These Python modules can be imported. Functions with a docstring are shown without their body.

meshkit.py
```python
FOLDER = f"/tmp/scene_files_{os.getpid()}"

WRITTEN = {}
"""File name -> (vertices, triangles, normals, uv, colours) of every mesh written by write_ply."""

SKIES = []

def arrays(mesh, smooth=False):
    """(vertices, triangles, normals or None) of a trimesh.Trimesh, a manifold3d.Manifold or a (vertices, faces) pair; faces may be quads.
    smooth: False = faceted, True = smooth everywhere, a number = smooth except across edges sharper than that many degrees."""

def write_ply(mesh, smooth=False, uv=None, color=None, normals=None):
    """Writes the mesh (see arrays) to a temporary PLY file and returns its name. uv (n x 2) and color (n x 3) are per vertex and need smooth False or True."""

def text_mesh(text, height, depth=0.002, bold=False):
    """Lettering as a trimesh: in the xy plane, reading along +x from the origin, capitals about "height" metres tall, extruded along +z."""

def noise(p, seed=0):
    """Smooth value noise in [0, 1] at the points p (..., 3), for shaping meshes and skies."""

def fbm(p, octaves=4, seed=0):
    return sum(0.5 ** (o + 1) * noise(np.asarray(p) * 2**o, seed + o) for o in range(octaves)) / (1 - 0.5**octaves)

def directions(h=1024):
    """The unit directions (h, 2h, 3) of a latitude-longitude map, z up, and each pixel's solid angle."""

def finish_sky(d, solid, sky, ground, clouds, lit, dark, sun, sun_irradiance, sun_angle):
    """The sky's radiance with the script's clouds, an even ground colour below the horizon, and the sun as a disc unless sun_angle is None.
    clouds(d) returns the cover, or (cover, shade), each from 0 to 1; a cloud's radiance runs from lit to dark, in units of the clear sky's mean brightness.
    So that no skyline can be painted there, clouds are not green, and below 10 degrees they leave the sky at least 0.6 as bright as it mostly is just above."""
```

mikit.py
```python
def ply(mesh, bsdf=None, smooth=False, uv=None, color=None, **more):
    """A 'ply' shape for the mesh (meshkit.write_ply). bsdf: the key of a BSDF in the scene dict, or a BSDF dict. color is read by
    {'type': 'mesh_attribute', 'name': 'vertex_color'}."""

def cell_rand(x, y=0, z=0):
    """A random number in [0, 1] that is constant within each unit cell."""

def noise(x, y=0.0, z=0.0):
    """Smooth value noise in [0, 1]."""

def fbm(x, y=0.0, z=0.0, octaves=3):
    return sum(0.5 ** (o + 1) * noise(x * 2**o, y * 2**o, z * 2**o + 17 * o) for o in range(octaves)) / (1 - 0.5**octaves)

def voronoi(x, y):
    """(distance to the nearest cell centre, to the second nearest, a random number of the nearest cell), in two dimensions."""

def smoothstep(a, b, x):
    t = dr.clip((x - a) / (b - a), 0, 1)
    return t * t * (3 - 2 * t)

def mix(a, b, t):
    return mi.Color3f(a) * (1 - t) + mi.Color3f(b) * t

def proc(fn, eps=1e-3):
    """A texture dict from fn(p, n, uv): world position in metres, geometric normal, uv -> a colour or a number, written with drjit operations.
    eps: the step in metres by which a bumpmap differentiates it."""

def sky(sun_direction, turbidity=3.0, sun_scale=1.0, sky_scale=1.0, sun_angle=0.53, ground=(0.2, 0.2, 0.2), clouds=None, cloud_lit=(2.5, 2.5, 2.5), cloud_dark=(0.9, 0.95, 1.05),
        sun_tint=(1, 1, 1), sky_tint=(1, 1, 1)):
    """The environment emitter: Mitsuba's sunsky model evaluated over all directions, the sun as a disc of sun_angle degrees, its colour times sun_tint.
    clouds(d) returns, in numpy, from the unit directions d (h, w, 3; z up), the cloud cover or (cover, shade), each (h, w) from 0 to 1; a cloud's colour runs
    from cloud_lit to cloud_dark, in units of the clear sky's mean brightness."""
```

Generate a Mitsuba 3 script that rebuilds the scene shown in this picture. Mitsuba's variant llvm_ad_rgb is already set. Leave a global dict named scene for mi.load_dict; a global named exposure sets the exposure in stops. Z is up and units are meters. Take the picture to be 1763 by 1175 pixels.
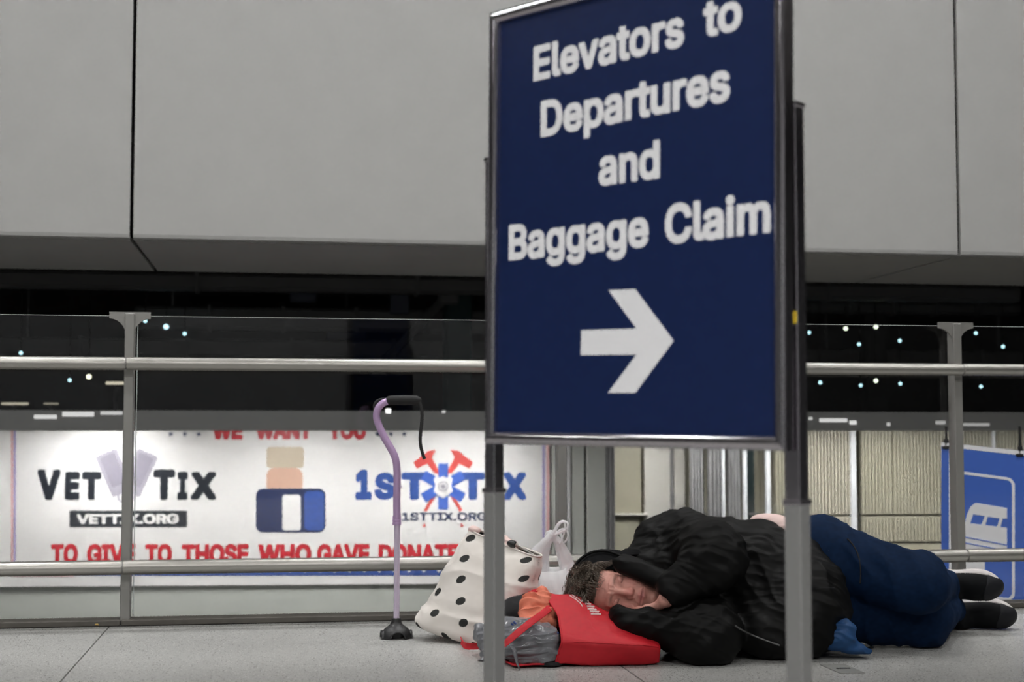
import math, random
import numpy as np
import drjit as dr
import mitsuba as mi
import trimesh
import shapely
from shapely.geometry import Polygon, box as sbox, Point
from shapely import affinity
import mikit, meshkit

random.seed(7)
rng = np.random.default_rng(11)
T4 = mi.ScalarTransform4f

# ------------------------------------------------------------------ camera
EYE_H, F_PX, CX, CY = 0.68, 2500.0, 881.5, 587.5
YAW, PITCH = math.radians(9.0), math.atan((745.0 - CY) / F_PX)
CA, SA = math.cos(YAW), math.sin(YAW)
FWD = np.array([SA * math.cos(PITCH), CA * math.cos(PITCH), math.sin(PITCH)])
scene, labels = {}, {}
scene['camera'] = {
    'type': 'thinlens', 'fov': 2 * math.degrees(math.atan(CX / F_PX)), 'fov_axis': 'x',
    'to_world': T4().look_at(origin=[0, 0, EYE_H], target=[float(FWD[0]), float(FWD[1]), float(EYE_H + FWD[2])], up=[0, 0, 1]),
    'aperture_radius': 0.0055, 'focus_distance': 4.55, 'near_clip': 0.05, 'far_clip': 200.0}

# ------------------------------------------------------------------ light
exposure = 0.0
LAMP_NEAR = (54.0, 53.4, 52.0)
LAMP_REAR_FILL = (190.0, 188.0, 184.0)          # rear rows, added behind the camera to brighten the sign
LAMP_HALL = (40.0, 39.6, 38.6)          # lamps in the ceiling of the hall beyond
WALK_LAMPS = [(-4.1, 3.5), (-1.45, 3.5), (1.05, 3.5), (3.8, 3.5), (6.4, 3.5)]
ADDED_REAR_LAMPS = [(-5.2, -0.6), (-2.8, -0.6), (0.4, -0.6), (3.6, -0.6), (-4.4, -3.6), (-1.2, -3.6), (2.2, -3.6)]  # rows added behind the camera to give more front light
ADDED_WASH_LAMPS = [(-4.8, 5.9), (-2.0, 5.9), (0.8, 5.9), (3.6, 5.9), (6.4, 5.9)]   # added high row that evens the light on the bulkhead
LAMP_WASH = (122.0, 121.5, 120.0)
HALL_LAMPS = [(150, 13.25), (800, 13.25), (1120, 14.7), (1330, 14.5), (1540, 14.6), (480, 13.0), (1790, 14.3), (-250, 13.3)]


# ------------------------------------------------------------------ helpers
def W(v):
    """view frame (x right, d away, z up; level) -> world (x along the railing, y away from it)"""
    v = np.asarray(v, float)
    return np.stack([v[..., 0] * CA + v[..., 1] * SA, -v[..., 0] * SA + v[..., 1] * CA, v[..., 2]], -1)


def ray(px, py):
    a, b = (px - CX) / F_PX, (CY - py) / F_PX
    return np.array([a, math.cos(PITCH) - b * math.sin(PITCH), math.sin(PITCH) + b * math.cos(PITCH)])


def P(px, py, d):
    """view-frame point that stands d metres away and shows at the photograph's (px, py)"""
    r = ray(px, py)
    return np.array([0, 0, EYE_H]) + r * (d / r[1])


def PZ(px, d, z):
    r = ray(px, 745)
    return np.array([r[0] / r[1] * d, d, z])


def at_y(px, py, y):
    r = W(ray(px, py))
    return np.array([0, 0, EYE_H]) + r * (y / r[1])


def add(key, mesh, mat, smooth=False, **kw):
    assert key not in scene, key
    if isinstance(mesh, trimesh.Trimesh):
        mesh = (np.array(mesh.vertices), np.array(mesh.faces))
    v, f = mesh
    extra = {k: kw[k] for k in ('uv', 'color', 'emitter') if k in kw}
    scene[key] = mikit.ply((v, f), mat, smooth, **extra)
    return key


_count = {}
NTH = ('first', 'second', 'third', 'fourth', 'fifth', 'sixth', 'seventh', 'eighth')


def num(base):
    n = _count.get(base, -1) + 1
    _count[base] = n
    return base if n == 0 else f"{base}_{n:03d}"


def say(key, label, cat=None, group=None, kind=None):
    d = {'label': label}
    if cat: d['category'] = cat
    if group: d['group'] = group
    if kind: d['kind'] = kind
    labels[key] = d


def cat(*ms):
    vs, fs, n = [], [], 0
    for v, f in [(np.asarray(m.vertices), np.asarray(m.faces)) if isinstance(m, trimesh.Trimesh) else m for m in ms]:
        f = np.asarray(f)
        if f.shape[1] == 4:
            f = np.vstack([f[:, [0, 1, 2]], f[:, [0, 2, 3]]])
        vs.append(v); fs.append(f + n); n += len(v)
    return np.vstack(vs), np.vstack(fs)


def cham_box(lo, hi, c=0.0):
    """axis-aligned box with chamfered edges"""
    lo, hi = np.asarray(lo, float), np.asarray(hi, float)
    c = min(c, 0.45 * float((hi - lo).min()))
    if c <= 0:
        m = trimesh.creation.box(extents=hi - lo); m.apply_translation((lo + hi) / 2)
        return np.array(m.vertices), np.array(m.faces)
    pts = []
    for sx in (0, 1):
        for sy in (0, 1):
            for sz in (0, 1):
                s = np.array([sx, sy, sz]); p = np.where(s, hi, lo); inn = np.where(s, -c, c)
                for k in range(3):
                    q = p + inn; q[k] = p[k]; pts.append(q)
    m = trimesh.convex.convex_hull(np.array(pts))
    return np.array(m.vertices), np.array(m.faces)


def tube(points, radii, sides=12, caps=True, flat=None):
    p = np.asarray(points, float); n = len(p)
    r = np.broadcast_to(np.asarray(radii, float), (n,))
    t = np.gradient(p, axis=0); t /= np.linalg.norm(t, axis=1, keepdims=True) + 1e-12
    ref = np.array([0, 0, 1.0]) if abs(t[0, 2]) < 0.9 else np.array([1.0, 0, 0])
    a = np.cross(t[0], ref); a /= np.linalg.norm(a)
    A = []
    for k in range(n):
        a = a - t[k] * (a @ t[k]); a /= np.linalg.norm(a) + 1e-12; A.append(a)
    A = np.array(A); B = np.cross(t, A)
    ang = np.arange(sides) * 2 * np.pi / sides
    fx, fy = (1, 1) if flat is None else flat
    v = p[:, None] + r[:, None, None] * (fx * np.cos(ang)[None, :, None] * A[:, None] + fy * np.sin(ang)[None, :, None] * B[:, None])
    v = v.reshape(-1, 3); f = []
    for i in range(n - 1):
        for j in range(sides):
            j2 = (j + 1) % sides
            f += [(i * sides + j, i * sides + j2, (i + 1) * sides + j2), (i * sides + j, (i + 1) * sides + j2, (i + 1) * sides + j)]
    if caps:
        v = np.vstack([v, p[:1], p[-1:]]); c0, c1 = len(v) - 2, len(v) - 1
        for j in range(sides):
            j2 = (j + 1) % sides
            f += [(c0, j2, j), (c1, (n - 1) * sides + j, (n - 1) * sides + j2)]
    return v, np.array(f)


def spline(pts, n):
    from scipy.interpolate import CubicSpline
    p = np.asarray(pts, float)
    s = np.r_[0, np.cumsum(np.linalg.norm(np.diff(p, axis=0), axis=1))]
    return CubicSpline(s, p)(np.linspace(0, s[-1], n))


def extrude(poly, depth):
    """shapely polygon(s) -> prism from z=0 to z=depth"""
    out = []
    for g in getattr(poly, 'geoms', [poly]):
        if g.area > 1e-12 and g.geom_type == 'Polygon':
            m = trimesh.creation.extrude_polygon(g, depth, engine='earcut')
            out.append((np.array(m.vertices), np.array(m.faces)))
    return cat(*out)


_glyph = {}


def text2d(text, bold=True, grow=0.0):
    """outline of the text with capitals 1 unit tall"""
    k = (text, bold)
    if k not in _glyph:
        m = meshkit.text_mesh(text, 1.0, 0.05, bold)
        v, f = np.asarray(m.vertices), np.asarray(m.faces)
        fl = f[(v[f][:, :, 2] < 1e-6).all(1)]
        _glyph[k] = shapely.union_all([Polygon(v[t][:, :2]) for t in fl]).buffer(0.001)
    g = _glyph[k]
    return g.buffer(grow) if grow else g


def fit(text, x0, x1, y0, y1, grow=0.0, bold=True):
    g = text2d(text, bold, grow)
    a, b, c, d = g.bounds
    return affinity.affine_transform(g, [(x1 - x0) / (c - a), 0, 0, (y1 - y0) / (d - b), x0 - a * (x1 - x0) / (c - a), y0 - b * (y1 - y0) / (d - b)])


class Plane:
    """an upright plane: origin o (view frame), u runs right, v up, n towards the viewer; roll turns it in itself"""
    def __init__(self, o, ang, roll=0.0):
        self.o = np.asarray(o, float)
        u0, v0 = np.array([math.cos(ang), math.sin(ang), 0]), np.array([0, 0, 1.0])
        self.u = u0 * math.cos(roll) - v0 * math.sin(roll)
        self.v = v0 * math.cos(roll) + u0 * math.sin(roll)
        self.n = np.array([math.sin(ang), -math.cos(ang), 0])

    def uv(self, px, py):
        r = ray(px, py); e = np.array([0, 0, EYE_H])
        t = ((self.o - e) @ self.n) / (r @ self.n)
        q = e + r * t - self.o
        return np.array([q @ self.u, q @ self.v])

    def put(self, m, lift=0.0):
        """mesh in (u, v, towards viewer) -> world"""
        v, f = m if not isinstance(m, trimesh.Trimesh) else (np.asarray(m.vertices), np.asarray(m.faces))
        w = self.o + v[:, :1] * self.u + v[:, 1:2] * self.v + (v[:, 2:3] + lift) * self.n
        return W(w), f

    def rect(self, x0, x1, y0, y1, depth, lift=0.0, c=0.0):
        """box that fills the photograph's rectangle on this plane, depth towards the viewer"""
        ym = (y0 + y1) / 2; xm = (x0 + x1) / 2
        u0, u1 = self.uv(x0, ym)[0], self.uv(x1, ym)[0]
        v0, v1 = self.uv(xm, y1)[1], self.uv(xm, y0)[1]
        return self.put(cham_box([u0, v0, lift], [u1, v1, lift + depth], c))

    def poly(self, pts):
        return Polygon([self.uv(*p) for p in pts])


# ---- signed distance shapes, meshed with surface nets
def surface_nets(fn, lo, hi, h):
    lo, hi = np.asarray(lo, float), np.asarray(hi, float)
    n = np.ceil((hi - lo) / h).astype(int) + 1
    ax = [lo[k] + h * np.arange(n[k]) for k in range(3)]
    g = np.stack(np.meshgrid(*ax, indexing='ij'), -1).astype(np.float32)
    val = np.empty(n, np.float32)
    for i in range(0, n[0], 24):
        val[i:i + 24] = fn(g[i:i + 24])
    ins = val < 0
    c = [ins[a:n[0] - 1 + a, b:n[1] - 1 + b, e:n[2] - 1 + e] for a in (0, 1) for b in (0, 1) for e in (0, 1)]
    tot = sum(x.astype(np.int8) for x in c)
    cells = np.argwhere((tot > 0) & (tot < 8))
    idx = -np.ones(n - 1, np.int64); idx[tuple(cells.T)] = np.arange(len(cells))
    offs = np.array([[a, b, e] for a in (0, 1) for b in (0, 1) for e in (0, 1)])
    cv = np.stack([val[tuple((cells + o).T)] for o in offs], 1)
    acc, cnt = np.zeros((len(cells), 3)), np.zeros(len(cells))
    for a in range(8):
        for b in range(a + 1, 8):
            if np.abs(offs[a] - offs[b]).sum() != 1: continue
            cr = (cv[:, a] < 0) != (cv[:, b] < 0)
            t = cv[cr, a] / (cv[cr, a] - cv[cr, b])
            acc[cr] += offs[a] + t[:, None] * (offs[b] - offs[a]); cnt[cr] += 1
    v = lo + h * (cells + acc / cnt[:, None])
    quads = []
    for k in range(3):
        o = np.zeros(3, int); o[k] = 1
        sl0 = [slice(1, m - 1) for m in n]; sl0[k] = slice(0, n[k] - 1)
        sl1 = list(sl0); sl1[k] = slice(1, n[k])
        A, B = ins[tuple(sl0)], ins[tuple(sl1)]
        base = np.array([s.start for s in sl0])
        k1, k2 = (k + 1) % 3, (k + 2) % 3
        e1, e2 = np.zeros(3, int), np.zeros(3, int); e1[k1] = 1; e2[k2] = 1
        for cond, flip in ((A & ~B, False), (~A & B, True)):
            p = np.argwhere(cond) + base
            q = np.stack([idx[tuple((p - e1 - e2).T)], idx[tuple((p - e2).T)], idx[tuple(p.T)], idx[tuple((p - e1).T)]], 1)
            quads.append(q[:, ::-1] if flip else q)
    q = np.vstack(quads); q = q[(q >= 0).all(1)]
    return v, np.vstack([q[:, [0, 1, 2]], q[:, [0, 2, 3]]])


def normals(v, f):
    n = np.zeros_like(v); fn = np.cross(v[f[:, 1]] - v[f[:, 0]], v[f[:, 2]] - v[f[:, 0]])
    for k in range(3): np.add.at(n, f[:, k], fn)
    return n / (np.linalg.norm(n, axis=1, keepdims=True) + 1e-12)


def ell(p, c, r):
    q = (p - np.asarray(c, np.float32)) / np.asarray(r, np.float32)
    k = np.sqrt((q * q).sum(-1)); g = np.sqrt(((q / np.asarray(r, np.float32)) ** 2).sum(-1))
    return k * (k - 1) / np.maximum(g, 1e-6)


def cone(p, a, b, ra, rb):
    a, b = np.asarray(a, np.float32), np.asarray(b, np.float32)
    ab = b - a; t = np.clip(((p - a) @ ab) / (ab @ ab), 0, 1)
    return np.sqrt(((p - a - t[..., None] * ab) ** 2).sum(-1)) - (ra + (rb - ra) * t)


def smin(a, b, k):
    h = np.maximum(k - np.abs(a - b), 0) / k
    return np.minimum(a, b) - h * h * k * 0.25


def smax(a, b, k):
    return -smin(-a, -b, k)


def U(k, *ds):
    o = ds[0]
    for d in ds[1:]: o = smin(o, d, k)
    return o


def ridge(x):
    return 1 - np.abs(2 * x - 1)


def folds(v, axis, freq, along, amp, seed, sharp=1.6):
    """height of cloth folds that run across 'axis'"""
    axis = np.asarray(axis, float); axis /= np.linalg.norm(axis)
    s = v @ axis
    q = v * along; q = q + np.outer(s, axis) * (freq - along)
    w = meshkit.fbm(v * along * 1.5, 2, seed + 9)
    q = q + 1.2 * w[:, None]
    return amp * (ridge(meshkit.fbm(q, 2, seed)) ** sharp - 0.4)


# ------------------------------------------------------------------ materials
def rgb(*c):
    return {'type': 'rgb', 'value': [float(x) for x in c]}


def srgb(*c):
    return [((x / 255 + 0.055) / 1.055) ** 2.4 if x > 10 else x / 255 / 12.92 for x in c]


def mat(name, color, rough=0.5, metal=0.0, spec=0.5, two=True, **kw):
    c = color if isinstance(color, dict) else rgb(*color)
    b = {'type': 'principled', 'base_color': c, 'roughness': rough, 'metallic': metal, 'specular': spec, **kw}
    scene['mat_' + name] = {'type': 'twosided', 'bsdf': b} if two else b


def tex(fn):
    return mikit.proc(fn)


def mottled(c, amt, freq, lo=None):
    c = np.asarray(c, float); lo = c * (1 - amt) if lo is None else np.asarray(lo, float)
    a, b = [float(x) for x in lo], [float(x) for x in c]

    def fn(p, n, uv):
        return mikit.mix(a, b, mikit.fbm(p.x * freq, p.y * freq, p.z * freq, 3))
    return tex(fn)


def terrazzo(p, n, uv):
    """grey terrazzo: fine pale and dark chips in a grey binder, faint scuffs"""
    base = mikit.mix((0.265, 0.264, 0.256), (0.32, 0.318, 0.308), mikit.fbm(p.x * 2.3, p.y * 2.3, 0.0, 3))
    d, e, w = mikit.voronoi(p.x * 210, p.y * 160)
    chip = mikit.smoothstep(0.42, 0.26, d)
    c = dr.select(w < 0.10, mi.Color3f(0.13, 0.13, 0.125), dr.select(w < 0.32, mi.Color3f(0.22, 0.215, 0.205), dr.select(w > 0.86, mi.Color3f(0.42, 0.415, 0.40), base)))
    d2, e2, w2 = mikit.voronoi(p.x * 95 + 9, p.y * 70)
    chip2 = mikit.smoothstep(0.30, 0.18, d2) * dr.select(w2 < 0.16, 0.85, 0.0)
    out = base * (1 - chip) + c * chip
    return out * (1 - chip2) + mi.Color3f(0.085, 0.083, 0.08) * chip2


mat('terrazzo', tex(terrazzo), 0.34, spec=0.5)
mat('terrazzo_edge', (0.08, 0.08, 0.078), 0.6)
mat('fascia', mottled((0.47, 0.465, 0.45), 0.06, 3.0), 0.5, spec=0.35)
mat('gap_black', (0.006, 0.006, 0.006), 0.9)
mat('hall_floor', mottled((0.16, 0.155, 0.15), 0.1, 2.0), 0.5)
mat('ceiling_white', (0.42, 0.42, 0.41), 0.9)
mat('rear', mottled((0.17, 0.175, 0.18), 0.3, 0.9), 0.8)
mat('dark_plenum', mottled((0.17, 0.17, 0.17), 0.4, 1.4), 0.8, spec=0.2)
mat('dark_duct', (0.30, 0.30, 0.30), 0.45)
mat('dark_blue_panel', (0.16, 0.18, 0.24), 0.45)
mat('dark_teal', (0.05, 0.11, 0.11), 0.5)
mat('steel_paint', (0.30, 0.295, 0.28), 0.42, metal=0.5)
mat('kerb', mottled((0.13, 0.12, 0.105), 0.4, 18.0), 0.5, metal=0.2)
mat('beam_grey', (0.68, 0.685, 0.67), 0.4)
mat('wall_pale', (0.42, 0.44, 0.405), 0.45)
mat('panel_pale', (0.50, 0.515, 0.48), 0.4)
mat('trim_white', (0.62, 0.62, 0.62), 0.4)
mat('trim_grey', (0.16, 0.16, 0.16), 0.4)
mat('trim_steel', (0.10, 0.10, 0.10), 0.4)
mat('mullion', (0.44, 0.455, 0.47), 0.4)
mat('khaki', mottled((0.31, 0.295, 0.225), 0.15, 2.0), 0.35)
mat('khaki_dark', mottled((0.27, 0.26, 0.20), 0.15, 2.0), 0.4)
mat('cream', mottled((0.36, 0.34, 0.275), 0.08, 1.0), 0.4)
mat('offwhite', mottled((0.56, 0.545, 0.50), 0.05, 1.0), 0.4)
mat('dark_brown', (0.04, 0.033, 0.02), 0.5)
mat('dark_glass', (0.01, 0.016, 0.016), 0.15)
mat('banner_white', mottled((0.84, 0.835, 0.82), 0.04, 4.0), 0.35)
mat('ink_red', mottled((0.50, 0.018, 0.03), 0.15, 30.0), 0.4)
mat('ink_axe', (0.62, 0.07, 0.06), 0.4)
mat('ink_black', mottled((0.012, 0.016, 0.024), 0.5, 30.0), 0.4)
mat('ink_blue', mottled((0.03, 0.075, 0.30), 0.25, 30.0), 0.4)
mat('ink_star', (0.045, 0.11, 0.45), 0.4)
mat('ink_navy', (0.012, 0.02, 0.07), 0.4)
mat('ink_lilac', (0.36, 0.345, 0.40), 0.4)
mat('ink_lilac_dark', (0.27, 0.255, 0.31), 0.4)
mat('ink_pink', (0.75, 0.45, 0.46), 0.4)
mat('ink_violet', (0.42, 0.36, 0.60), 0.4)
mat('ink_peach', (0.62, 0.40, 0.30), 0.4)
mat('ink_tan', (0.55, 0.47, 0.36), 0.4)
mat('sign_blue', mottled((0.0085, 0.0195, 0.080), 0.12, 60.0), 0.28, spec=0.4)
mat('sign_letter', (0.84, 0.84, 0.86), 0.5)
scene['mat_chrome'] = {'type': 'twosided', 'bsdf': {'type': 'roughconductor', 'material': 'Cr', 'alpha': 0.025}}
scene['mat_chrome_dull'] = {'type': 'twosided', 'bsdf': {'type': 'roughconductor', 'material': 'Cr', 'alpha': 0.22}}
mat('post_sleeve', (0.28, 0.28, 0.277), 0.45, metal=0.4)
mat('sticker', (0.75, 0.52, 0.02), 0.5)
mat('rail_steel', (0.46, 0.447, 0.415), 0.36, metal=1.0)
scene['mat_glass'] = {'type': 'thindielectric', 'int_ior': 1.5}
mat('glass_edge', (0.62, 0.68, 0.66), 0.25)
mat('map_blue', mottled((0.06, 0.15, 0.58), 0.06, 5.0), 0.4)
mat('map_white', (0.88, 0.88, 0.90), 0.4)
mat('black_metal', (0.01, 0.01, 0.01), 0.4)
mat('lilac_dark', (0.50, 0.34, 0.56), 0.25, metal=0.3)
mat('lilac_light', (0.62, 0.53, 0.67), 0.28, metal=0.35)
mat('rubber', (0.012, 0.012, 0.013), 0.45)
mat('foam_black', (0.010, 0.010, 0.010), 0.75)
mat('white_bag', (1, 1, 1), 0.35)
scene['mat_white_bag'] = {'type': 'principledthin', 'base_color': rgb(0.93, 0.93, 0.94), 'roughness': 0.3, 'diff_trans': 1.0, 'spec_trans': 0.15, 'eta': 1.25}
mat('orange_cloth', mottled((0.66, 0.19, 0.115), 0.15, 40.0), 0.8)
mat('grey_film', mottled((0.19, 0.195, 0.215), 0.7, 26.0), 0.20, spec=0.8, clearcoat=0.6, clearcoat_gloss=0.9)
mat('film_print', (0.035, 0.06, 0.20), 0.3)
mat('red_bag', mottled((0.49, 0.006, 0.016), 0.12, 90.0), 0.62)
mat('print_white', (0.75, 0.62, 0.60), 0.6)
mat('black_cloth', (0.008, 0.008, 0.009), 0.9)
mat('jacket', mottled((0.0042, 0.0042, 0.0042), 0.4, 14.0), 0.5, spec=0.13)
mat('hood', (0.0035, 0.0035, 0.004), 0.8, spec=0.08)
mat('jeans', mottled((0.0016, 0.0130, 0.044), 0.45, 90.0), 0.8, spec=0.12)
mat('pink_shirt', (0.60, 0.45, 0.42), 0.8)
mat('blue_pouch', mottled((0.006, 0.055, 0.17), 0.3, 30.0), 0.65)
mat('shoe_black', mottled((0.006, 0.0065, 0.0075), 0.3, 80.0), 0.6, spec=0.08)
mat('shoe_panel', (0.012, 0.0125, 0.015), 0.5, spec=0.15)
mat('shoe_sole', (0.50, 0.47, 0.46), 0.6)
mat('hair', mottled((0.17, 0.130, 0.098), 0.6, 45.0, (0.022, 0.017, 0.013)), 0.5)
scene['mat_skin'] = {'type': 'twosided', 'bsdf': {'type': 'principled', 'base_color': {'type': 'mesh_attribute', 'name': 'vertex_color'}, 'roughness': 0.48, 'specular': 0.4}}
mat('metal_plate', (0.19, 0.19, 0.18), 0.4)
mat('crumb', (0.45, 0.30, 0.10), 0.8)
mat('lamp_rim', (0.6, 0.6, 0.6), 0.4)


def tote_print(p, n, uv):
    """cream canvas with a staggered grid of black dots; uv in metres along the cloth, brown stains near the lower front"""
    st = mikit.smoothstep(0.50, 0.72, mikit.fbm(p.x * 14, p.y * 14, p.z * 14, 3)) * mikit.smoothstep(0.10, 0.02, dr.sqrt(dr.square(uv.x - 0.34) + dr.square(uv.y - 0.085)))
    base = mikit.mix((0.52, 0.485, 0.445), (0.62, 0.585, 0.55), mikit.fbm(p.x * 22, p.y * 22, p.z * 22, 3))
    base = base * (1 - 0.5 * st) + mi.Color3f(0.36, 0.26, 0.15) * 0.5 * st
    sx, sy = 0.055, 0.067
    a, b = uv.x / sx, uv.y / sy
    d = mi.Float(9)
    for o in (0.0, 1.0):
        ga = dr.round((a - o) / 2) * 2 + o
        gb = dr.round((b - o) / 2) * 2 + o
        d = dr.minimum(d, dr.sqrt(dr.square((a - ga) * sx) + dr.square((b - gb) * sy)))
    k = mikit.smoothstep(0.0155, 0.0143, d)
    return base * (1 - k) + mi.Color3f(0.012, 0.013, 0.012) * k


mat('tote', tex(tote_print), 0.85)


def lamp(key, m, color, weight=1.0, base='mat_lamp_rim'):
    add(key, m, base, emitter={'type': 'area', 'radiance': rgb(*color), 'sampling_weight': float(weight)})


# ================================================================== setting
RAIL_Y = 5.36
X0 = float(at_y(220.5, 800, RAIL_Y)[0])
SP = float(at_y(1647, 800, RAIL_Y)[0] - X0) / 2
zr = lambda py, y=RAIL_Y, px=220: float(at_y(px, py, y)[2])

# floor of the walkway: terrazzo slabs with thin joints
add('floor', cham_box([-7, -4.5, -0.30], [9, 5.50, -0.012]), 'mat_terrazzo_edge')
say('floor', 'grey speckled terrazzo floor of the walkway', kind='structure')
JOINT = X0 - 0.05
for i in range(-4, 6):
    for (ya, yb) in ((1.9, 5.30), (-1.5, 1.9), (-4.5, -1.5)):
        xa = JOINT + i * SP
        add(num('floor__slab'), cham_box([xa + 0.0022, ya + 0.0022, -0.02], [xa + SP - 0.0022, yb - 0.0022, 0.0], 0.001), 'mat_terrazzo')

# ceiling over the walkway and the wall behind the camera (outside the frame)
add('ceiling', cham_box([-9, -5.5, 3.66], [12, 5.2, 3.8]), 'mat_ceiling_white')
say('ceiling', 'pale ceiling over the walkway', kind='structure')
add('ceiling_high', cham_box([-9, 5.2, 6.2], [13, 11.3, 6.35]), 'mat_ceiling_white')
say('ceiling_high', 'high ceiling above the railing and the bulkhead', kind='structure')
add('wall_front', cham_box([-9, 5.1, 3.8], [13, 5.2, 6.35]), 'mat_rear')
say('wall_front', 'wall between the two ceiling heights, outside the picture', kind='structure')
add('wall_rear', cham_box([-9, -5.7, -0.3], [12, -5.5, 3.8]), 'mat_rear')
say('wall_rear', 'dark wall along the back of the walkway', kind='structure')
add('wall_left', cham_box([-9.2, -5.6, -7.6], [-9, 24, 6.3]), 'mat_rear')
say('wall_left', 'dark end wall on the left', kind='structure')
add('wall_right', cham_box([13, -5.6, -7.6], [13.2, 24, 6.3]), 'mat_rear')
say('wall_right', 'dark end wall on the right', kind='structure')
for i, (x, y) in enumerate(WALK_LAMPS + ADDED_REAR_LAMPS + ADDED_WASH_LAMPS):
    k = num('ceiling_lamp')
    row = next(r for r in (WALK_LAMPS, ADDED_REAR_LAMPS[:4], ADDED_REAR_LAMPS[4:], ADDED_WASH_LAMPS) if (x, y) in r)
    where = {3.5: 'above the sign stand', -0.6: 'added just behind the camera as fill', -3.6: 'added farthest behind the camera as fill', 5.9: 'added high above the railing to light the bulkhead'}[y]
    say(k, f"round white ceiling lamp, {NTH[row.index((x, y))]} from the left in the row {where}", 'lamp', 'ceiling lamps over the walkway')
    ang = np.linspace(0, 2 * np.pi, 33)[:-1]
    nw, nb = len(WALK_LAMPS), len(WALK_LAMPS) + len(ADDED_REAR_LAMPS)
    R, zc = (0.20, 3.64) if i < nb else (0.30, 6.18)
    ring = Polygon(np.c_[np.cos(ang), np.sin(ang)] * (R + 0.04)).difference(Polygon(np.c_[np.cos(ang), np.sin(ang)] * R))
    v, f = extrude(ring, 0.035)
    add(k + '__rim', (v + [x, y, zc - 0.015], f), 'mat_lamp_rim')
    v = np.vstack([np.c_[np.cos(ang) * R, np.sin(ang) * R, np.zeros(32)], [[0, 0, 0]]]) + [x, y, zc]
    lamp(k + '__diffuser', (v, np.array([(32, (j + 1) % 32, j) for j in range(32)])), LAMP_NEAR if i < nw else LAMP_REAR_FILL if i < nb else LAMP_WASH)

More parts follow.
